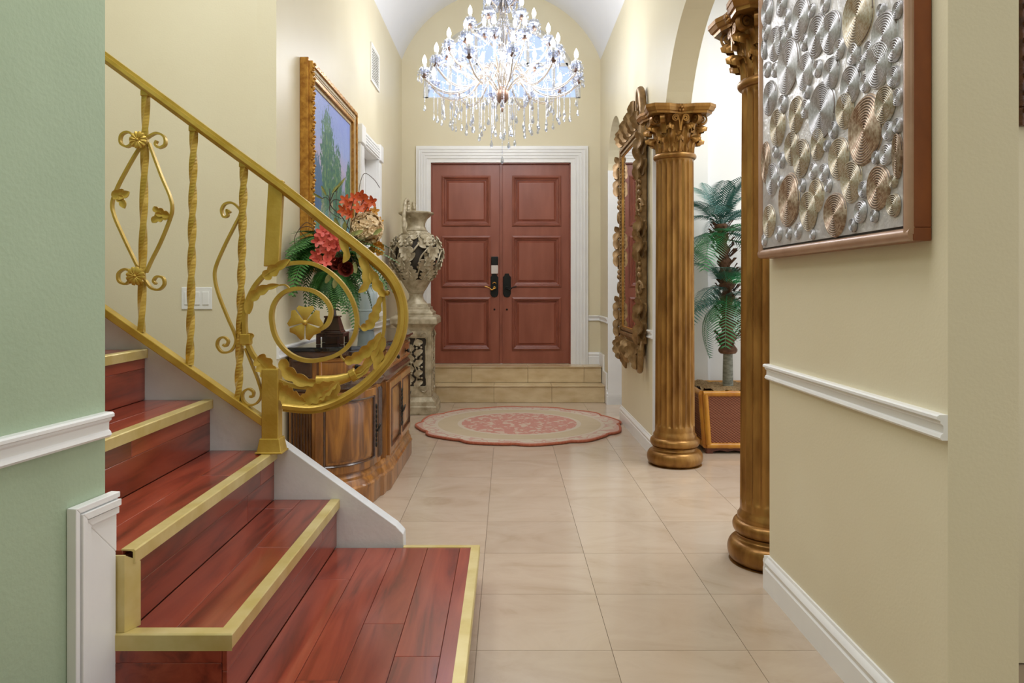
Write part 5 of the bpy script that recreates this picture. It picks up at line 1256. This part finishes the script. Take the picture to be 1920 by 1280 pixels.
def mtube(pts, r_, nm='scroll', par=mr, sc_=None, n_=7): return MB().sweep(cr([Vector(p) for p in pts], n_), circ(r_, 10), scale=sc_).build(nm, 'mirror_gold', par, smooth=60)
xo = 1.020
for side, s_ in ((MY0, -1), (MY1, 1)):
    spine = MB().box(MX + .012, XM - .004, min(side, side + s_ * .035), max(side, side + s_ * .035), .80, 2.46).build('carved_side', 'mirror_gold', mr, bev=.008)
    z = .86; k = 0
    while z < 2.36:
        y = side + s_ * .045; ln_ = .22; w_ = .085
        t_ = k % 4
        if t_ in (0, 1):
            mleaf([(xo - .035, y - s_ * .02, z - .06), (xo - .045, y + s_ * .018, z + .02), (xo - .02, y + s_ * .030, z + .09), (xo - .05, y + s_ * .040, z + .14)], .075, 3, par=spine)
            mleaf([(xo + .0, y - s_ * .01, z - .02), (xo + .01, y + s_ * .030, z + .05), (xo + .02, y + s_ * .035, z + .10)], .055, 3, par=spine)
        elif t_ == 2:
            a0 = [(xo - .02 + .018 * math.cos(q) * (1 - q / 14), y + s_ * (.004 + .036 * math.cos(q) * (1 - q / 11)), z + .05 + .058 * math.sin(q) * (1 - q / 11)) for q in [i * .45 for i in range(18)]]
            mtube(a0, .015, par=spine, sc_=lambda t2: 1.15 - .5 * t2, n_=3)
        else:
            m = MB()
            for q in range(4): m.ico((xo - .022, y + s_ * (.012 - .004 * (q % 2)), z + q * .042), .026 - .003 * q, 2, (.8, .9, 1))
            m.build('husk_beads', 'mirror_gold', spine, smooth=80)
        z += .155; k += 1
# crest
for (y0, zt_, w_) in ((5.66, 2.745, .13), (5.86, 2.69, .12), (6.08, 2.67, .12), (6.30, 2.62, .11)):
    pts = [(xo + .004, y0 + .05, 2.44), (xo + .0, y0 + .075, 2.44 + (zt_ - 2.44) * .55), (xo - .004, y0 + .04, zt_ - .03), (xo - .006, y0, zt_), (xo - .006, y0 - .045, zt_ - .03), (xo - .006, y0 - .055, zt_ - .10), (xo - .006, y0 - .02, zt_ - .14), (xo - .006, y0 + .02, zt_ - .11), (xo - .008, y0, zt_ - .08)]
    mtube(pts, .024, 'crest_scroll', sc_=lambda t_: 1.1 - .5 * t_)
    mleaf([(xo - .03, y0 + .03, 2.44), (xo - .05, y0 + .05, 2.44 + (zt_ - 2.44) * .4), (xo - .04, y0 + .02, 2.44 + (zt_ - 2.44) * .75)], .085, 5, nm='crest_leaf')
    mleaf([(xo - .02, y0 - .03, 2.44), (xo - .045, y0 - .06, 2.50), (xo - .03, y0 - .10, 2.56)], .08, 3, nm='crest_leaf')
    MB().ico((xo - .04, y0 + .0, 2.51), .028, 2).build('crest_bead', 'mirror_gold', mr, smooth=80)
MB().box(xo - .012, XM - .004, 5.60, 6.48, 2.44, 2.53).build('crest_back', 'mirror_gold', mr, bev=.01)
mtube([(xo + .01, 5.575, 2.30), (xo + .01, 5.565, 2.45), (xo + .008, 5.575, 2.60), (xo + .004, 5.60, 2.70), (xo, 5.64, 2.745)], .030, 'crest_scroll')
# apron
MB().box(xo - .010, XM - .004, 5.63, 6.46, .70, .82).build('apron_back', 'mirror_gold', mr, bev=.01)
for (y0, zb_, f_) in ((5.60, .575, 1), (5.78, .64, -1), (6.24, .63, 1), (6.44, .575, -1)):
    pts = [(xo + .0, y0, .84), (xo - .01, y0 - .03 * f_, .76), (xo - .012, y0 - .035 * f_, zb_ + .06), (xo - .012, y0, zb_ + .02), (xo - .012, y0 + .05 * f_, zb_ + .05), (xo - .012, y0 + .045 * f_, zb_ + .11), (xo - .014, y0 + .01 * f_, zb_ + .10)]
    mtube(pts, .024, 'apron_scroll', sc_=lambda t_: 1.1 - .4 * t_)
    mleaf([(xo - .03, y0 + .02, .80), (xo - .05, y0 + .03, .72), (xo - .035, y0, zb_ + .03)], .09, 4, nm='apron_leaf')
for y0 in (5.95, 6.05, 6.13): mleaf([(xo - .03, y0, .80), (xo - .055, y0 - .01, .72), (xo - .04, y0 + .01, .62 if y0 != 6.05 else .565)], .08, 3, nm='apron_leaf')

# ------------------------------------------------------------------ potted palm in a wicker planter
bx_, by_ = 1.735, 5.71
pp = thing('potted_palm', (bx_, by_, 0), 'artificial palm in a wicker planter framed with bamboo', 'potted plant')
q0, q1, zb0, zt0 = .262, .305, .040, .470             # half widths at bottom and top
lerpq = lambda z: q0 + (q1 - q0) * (z - zb0) / (zt0 - zb0)
pl = MB().frustum(bx_, by_, zb0, zt0 - .03, q0 - .02, q0 - .02, q1 - .022, q1 - .022).build('planter_box', 'planter_wood', pp)
bs = []
for i in range(13): bs.append((-.245 + .49 * i / 12, .040)); 
pts = [(-.255, .0), (-.255, .045), (.255, .045), (.255, .0), (.21, .0)] + [(.21 - .42 * i / 24, .012 + .010 * abs(math.sin(i / 24 * PI * 4))) for i in range(25)] + [(-.21, .0)]
for k in range(4):
    M_ = T(bx_, by_, .001) @ RZ(k * PI / 2)
    MB().plate(pts, [], lambda u, v, s: Vector((u, -.262 + .02 * s, v))).xf(M_).build('planter_skirt', 'planter_wood', pl)
    def FQ(u, z, o): return M_ @ Vector((u * lerpq(z), -lerpq(z) - o, z - .001))
    e = .86
    MB().add([FQ(-e, .075, .0), FQ(e, .075, .0), FQ(e, .435, .0), FQ(-e, .435, .0), FQ(-e, .075, -.02), FQ(e, .075, -.02), FQ(e, .435, -.02), FQ(-e, .435, -.02)], [(0, 1, 2, 3), (7, 6, 5, 4), (0, 4, 5, 1), (1, 5, 6, 2), (2, 6, 7, 3), (3, 7, 4, 0)]).build('wicker_panel', 'wicker', pl)
    def bamboo(a, b, r_):
        n_ = 24; pth = [a.lerp(b, i / n_) for i in range(n_ + 1)]
        MB().sweep(pth, circ(r_, 10), scale=lambda t_: 1 + (.10 if min(abs(t_ - .33), abs(t_ - .66)) < .021 else 0)).build('bamboo_pole', 'bamboo', pl, smooth=60)
    for z in (.060, .450): bamboo(FQ(-.98, z, .002), FQ(.98, z, .002), .021)
    bamboo(FQ(-.93, .07, .004), FQ(-.93, .445, .004), .021); bamboo(FQ(.93, .07, .004), FQ(.93, .445, .004), .021)
m = MB(); rr = random.Random(2); vs = []; n_ = 14; a_ = q1 - .035
for i in range(n_ + 1):
    for j in range(n_ + 1): vs.append((bx_ - a_ + 2 * a_ * i / n_, by_ - a_ + 2 * a_ * j / n_, .462 + rr.uniform(-.015, .022)))
m.add(vs, [(i * (n_ + 1) + j, (i + 1) * (n_ + 1) + j, (i + 1) * (n_ + 1) + j + 1, i * (n_ + 1) + j + 1) for i in range(n_) for j in range(n_)]).build('moss', 'moss', pp, smooth=80)
MB().frustum(bx_, by_, zt0 - .012, zt0 + .012, q1 + .004, q1 + .004, q1 + .004, q1 + .004).build('planter_rim', 'planter_wood', pl) if False else None
tb = Vector((1.712, by_, .45)); knee = Vector((1.712, by_, .72)); tt1 = Vector((1.70, by_ - .02, 1.22)); tt2 = Vector((1.655, by_, 1.72))
MB().sweep(cr([tb, tb.lerp(knee, .5), knee], 6), circ(.040, 14), scale=lambda t_: 1.05 - .15 * t_).build('stem', 'palm_stem_grey', pp, smooth=60)
def shaggy(a, b, r0, nm):
    m = MB(); rr = random.Random(9); n_ = 40; pth = [a.lerp(b, i / n_) for i in range(n_ + 1)]
    m.sweep(pth, circ(r0, 12), scale=lambda t_: 1 + .22 * math.sin(t_ * 34) - .25 * t_)
    for i in range(70):
        t_ = rr.random(); an = rr.uniform(0, 2 * PI); p = a.lerp(b, t_) + Vector((math.cos(an), math.sin(an), 0)) * r0 * .85; d = Vector((math.cos(an) * .6, math.sin(an) * .6, .8)); sd = Vector((-math.sin(an), math.cos(an), 0)) * .014
        l_ = rr.uniform(.05, .09); m.add([p - sd, p + sd, p + d * l_ + sd * .2 + Vector((math.cos(an), math.sin(an), 0)) * .02, p + d * l_ - sd * .2], [(0, 1, 2, 3)])
    return m.build(nm, 'palm_trunk', pp, smooth=70)
shaggy(knee, tt1 + Vector((0, 0, .05)), .060, 'trunk'); shaggy(tt1, tt2, .052, 'trunk')
palms = [frond_mesh(.55, .18, 26, .62, 'palm_frond', 'palm_leaf', .0130, .55, bend=1.1), frond_mesh(.60, .19, 27, .95, 'palm_frond', 'palm_leaf', .0130, .55, bend=1.3), frond_mesh(.52, .18, 25, .35, 'palm_frond', 'palm_leaf', .0130, .50, bend=.8)]
rr = random.Random(21)
def crown(c, n_, el0, el1, sc_, mats):
    for i in range(n_):
        a = 2 * PI * i / n_ + rr.uniform(-.2, .2); el = rr.uniform(el0, el1); s_ = sc_ * rr.uniform(.9, 1.1)
        for lim, k in ((.36, -math.cos(a)), (.255, math.sin(a))):     # keep the fronds out of the wall and the pier
            if k > .05: s_ = min(s_, max(.34, lim / k / (.52 if el < .6 else .42)))
        inst('palm_frond', palms[i % 3], pp, T(c.x, c.y, c.z + rr.uniform(-.05, .03)) @ RZ(a) @ RY(-el) @ S(s_), rr.choice(mats))
crown(tt2, 15, .2, 1.0, .85, ['palm_leaf']); crown(tt2 - Vector((0, 0, .08)), 11, -.7, .15, .95, ['palm_leaf', 'palm_leaf_green', 'palm_leaf_green'])
crown(tt1 + Vector((0, 0, .03)), 12, -.1, .8, .85, ['palm_leaf', 'palm_leaf_green']); crown(tt1 - Vector((0, 0, .08)), 10, -.9, .0, .90, ['palm_leaf', 'palm_leaf_green'])

# ------------------------------------------------------------------ chandelier
hx, hy = -.042, 6.20
ch = thing('chandelier', (hx, hy, 2.35), 'large tiered crystal chandelier with lit candle bulbs and bead strands', 'chandelier')
C0 = (hx, hy, 0)
MB().lathe([(.0, 2.70), (.006, 2.705), (.010, 2.73), (.006, 2.745), (.022, 2.76), (.008, 2.775), (.030, 2.785), (.050, 2.81), (.056, 2.86), (.052, 2.885), (.030, 2.89), (.024, 2.92)], 24, C0).build('hub_cup', 'chandelier_brown', ch, smooth=50)
stem = MB().lathe([(.014, 2.90), (.014, 2.98), (.034, 3.0), (.044, 3.04), (.030, 3.08), (.018, 3.12), (.024, 3.18), (.044, 3.22), (.030, 3.27), (.016, 3.32), (.020, 3.42), (.040, 3.46), (.026, 3.52), (.014, 3.56), (.012, 3.70), (.030, 3.73), (.012, 3.78), (.008, 3.80)], 20, C0).build('stem', 'crystal_arm', ch, smooth=50)
link = MB().sweep([(0, .010 * math.cos(a), .018 * math.sin(a)) for a in [2 * PI * i / 14 for i in range(14)]], circ(.0028, 6), closed=True).mesh('chain_link', 'chandelier_gold', 70)
ztopc = zc + RV - .03
k = 0; z = 3.81
while z < ztopc - .03: inst('chain_link', link, ch, T(hx, hy, z) @ RZ((k % 2) * PI / 2)); z += .029; k += 1
MB().lathe([(.0, ztopc - .05), (.02, ztopc - .045), (.05, ztopc - .02), (.062, ztopc + .02)], 24, C0).build('ceiling_rose', 'chandelier_gold', ch, smooth=50)
bead1 = MB()
def strand_mesh(n_, r_=.0058, pitch=.0128, drop=.030):
    m = MB()
    for i in range(n_): m.ico((0, 0, -i * pitch), r_, 1 if i % 4 else 1, (1, 1, .9))
    me = m.mesh('bead_strand', 'crystal', 20)
    return me, -n_ * pitch
tear = MB().lathe([(.0, .0), (.0035, -.008), (.010, -.028), (.0125, -.040), (.009, -.052), (.0, -.060)], 8).mesh('crystal_drop', 'crystal', 20)
STR = {n_: strand_mesh(n_) for n_ in (4, 7, 11, 16, 22, 28)}
def strand(p, n_, par=ch, s_=1):
    me, dz = STR[n_]; o = inst('bead_strand', me, par, T(*p)); WLOC[o.name] = Vector(p)
    d_ = bpy.data.objects.new('crystal_drop', tear); COL.objects.link(d_); d_.parent = o; d_.location = (0, 0, dz); d_.scale = (s_, s_, s_)
bob = MB().lathe([(.010, -.006), (.030, -.004), (.050, .008), (.056, .020), (.053, .021), (.046, .012), (.028, .003), (.010, .002)], 24, rf=lambda a, z: 1 + .10 * math.cos(a * 8) * (z > .0)).mesh('bobeche', 'crystal', 50)
cup_ = MB().lathe([(.004, -.040), (.018, -.034), (.026, -.026), (.022, -.022), (.012, -.010), (.012, .0)], 16).mesh('cup', 'chandelier_brown', 50)
cndl = MB().lathe([(.014, .0), (.014, .075), (.010, .080)], 14).mesh('candle', 'plastic_white', 50)
blb = MB().lathe([(.008, .076), (.015, .088), (.0185, .106), (.016, .124), (.009, .140), (.003, .153), (.0, .158)], 14).mesh('bulb', 'bulb', 60)
rose_ = MB()
for q in range(10): a = 2 * PI * q / 10; rose_.ico((.034 * math.cos(a), .034 * math.sin(a), .036), .014, 1, (.8, .8, 1.3))
ros_me = rose_.mesh('crystal_rosette', 'crystal', 20)
prism = MB().lathe([(.0, .012), (.009, .004), (.011, -.004), (.0, -.016)], 6).mesh('octagon_bead', 'crystal', 20)
def tier(n_, R_t, zc_, z0, dip, ph, drops, lev):
    pts = cr([(.03, 0, z0), (R_t * .16, 0, z0 + .10), (R_t * .30, 0, z0 + .13), (R_t * .46, 0, z0 + .03), (R_t * .66, 0, zc_ - dip), (R_t * .84, 0, zc_ - dip * .80), (R_t * .96, 0, zc_ - dip * .40), (R_t, 0, zc_ - .035)], 6)
    arm = MB().sweep(pts, circ(.0080, 8), bn=YV).mesh('arm', 'crystal_arm', 60)
    wire = MB().sweep([p + Vector((0, 0, -.012)) for p in pts], circ(.0035, 5), bn=YV).mesh('arm_wire', 'chandelier_gold', 60)
    for i in range(n_):
        a = 2 * PI * (i + ph) / n_; M0 = T(hx, hy, 0) @ RZ(a); o = inst('arm', arm, ch, M0); WLOC[o.name] = Vector((0, 0, 0))
        def sub(nm, me, M_):
            s = bpy.data.objects.new(nm, me); COL.objects.link(s); s.parent = o; s.matrix_basis = M_; return s
        Mt = T(R_t, 0, zc_)
        sub('arm_wire', wire, Matrix.Identity(4)); sub('cup', cup_, Mt); sub('bobeche', bob, Mt); sub('candle', cndl, Mt); sub('bulb', blb, Mt); sub('crystal_rosette', ros_me, Mt)
        for k in range(6):
            b = 2 * PI * k / 6; sub('octagon_bead', prism, Mt @ T(.052 * math.cos(b), .052 * math.sin(b), -.010)); sub('crystal_drop', tear, Mt @ T(.052 * math.cos(b), .052 * math.sin(b), -.022) @ S(.8))
        p = Vector((hx + R_t * math.cos(a), hy + R_t * math.sin(a), zc_ - .05))
        strand(p, drops[i % len(drops)])
        q = (i + .5 + ph) / n_ * 2 * PI; rr_ = R_t * .80; strand(Vector((hx + rr_ * math.cos(q), hy + rr_ * math.sin(q), zc_ - dip * .9)), drops[(i + 1) % len(drops)])
        # swag of beads from arm tip towards the stem
        top = Vector((.03, 0, lev)); e_ = Vector((R_t * .93, 0, zc_ - .02)); sw = MB()
        if i == 0:
            for k in range(30):
                t_ = k / 29; p_ = top.lerp(e_, t_) - Vector((0, 0, .16 * math.sin(PI * t_) * R_t / .6)); sw.ico(p_, .0062, 1)
            swm = sw.mesh('bead_swag', 'crystal', 20); tier.sw = swm
        sub('bead_swag', tier.sw, Matrix.Identity(4))
    # strings between neighbouring tips
    gm = MB(); a0, a1 = 0, 2 * PI / n_; pA = Vector((R_t, 0, zc_ - .01)); pB = Vector((R_t * math.cos(a1), R_t * math.sin(a1), zc_ - .01))
    for k in range(14): t_ = (k + .5) / 14; gm.ico(pA.lerp(pB, t_) - Vector((0, 0, .07 * math.sin(PI * t_))), .006, 1)
    gme = gm.mesh('bead_garland', 'crystal', 20)
    for i in range(n_): inst('bead_garland', gme, ch, T(hx, hy, 0) @ RZ(2 * PI * (i + ph) / n_))
tier(12, .650, 3.005, 2.860, .150, .25, (16, 11, 16), 3.25)
tier(12, .470, 3.200, 2.960, .150, .75, (16, 11), 3.48)
tier(6, .270, 3.440, 3.270, .100, .1, (7, 11), 3.72)
tier(6, .120, 3.660, 3.560, .050, .6, (4,), 3.79)
for i in range(58):                                   # long strands below the hub
    a = 2.399963 * i; rr_ = .055 + .070 * math.sqrt(i); n_ = 28 if rr_ < .20 else 22 if rr_ < .40 else 16
    strand(Vector((hx + rr_ * math.cos(a), hy + rr_ * math.sin(a), 2.80 + .10 * min(1, rr_ / .25))), n_, s_=1.15)
strand(Vector((hx, hy, 2.70)), 28, s_=1.2)
for i in range(6):
    a = 2 * PI * i / 6; l = bpy.data.lights.new('chandelier_light', 'POINT'); l.energy = 6.8; l.shadow_soft_size = .16; l.color = (.96, .975, 1)
    o = bpy.data.objects.new('chandelier_light', l); COL.objects.link(o); o.parent = ch; o.location = (.40 * math.cos(a), .40 * math.sin(a), 3.08 - 2.35)
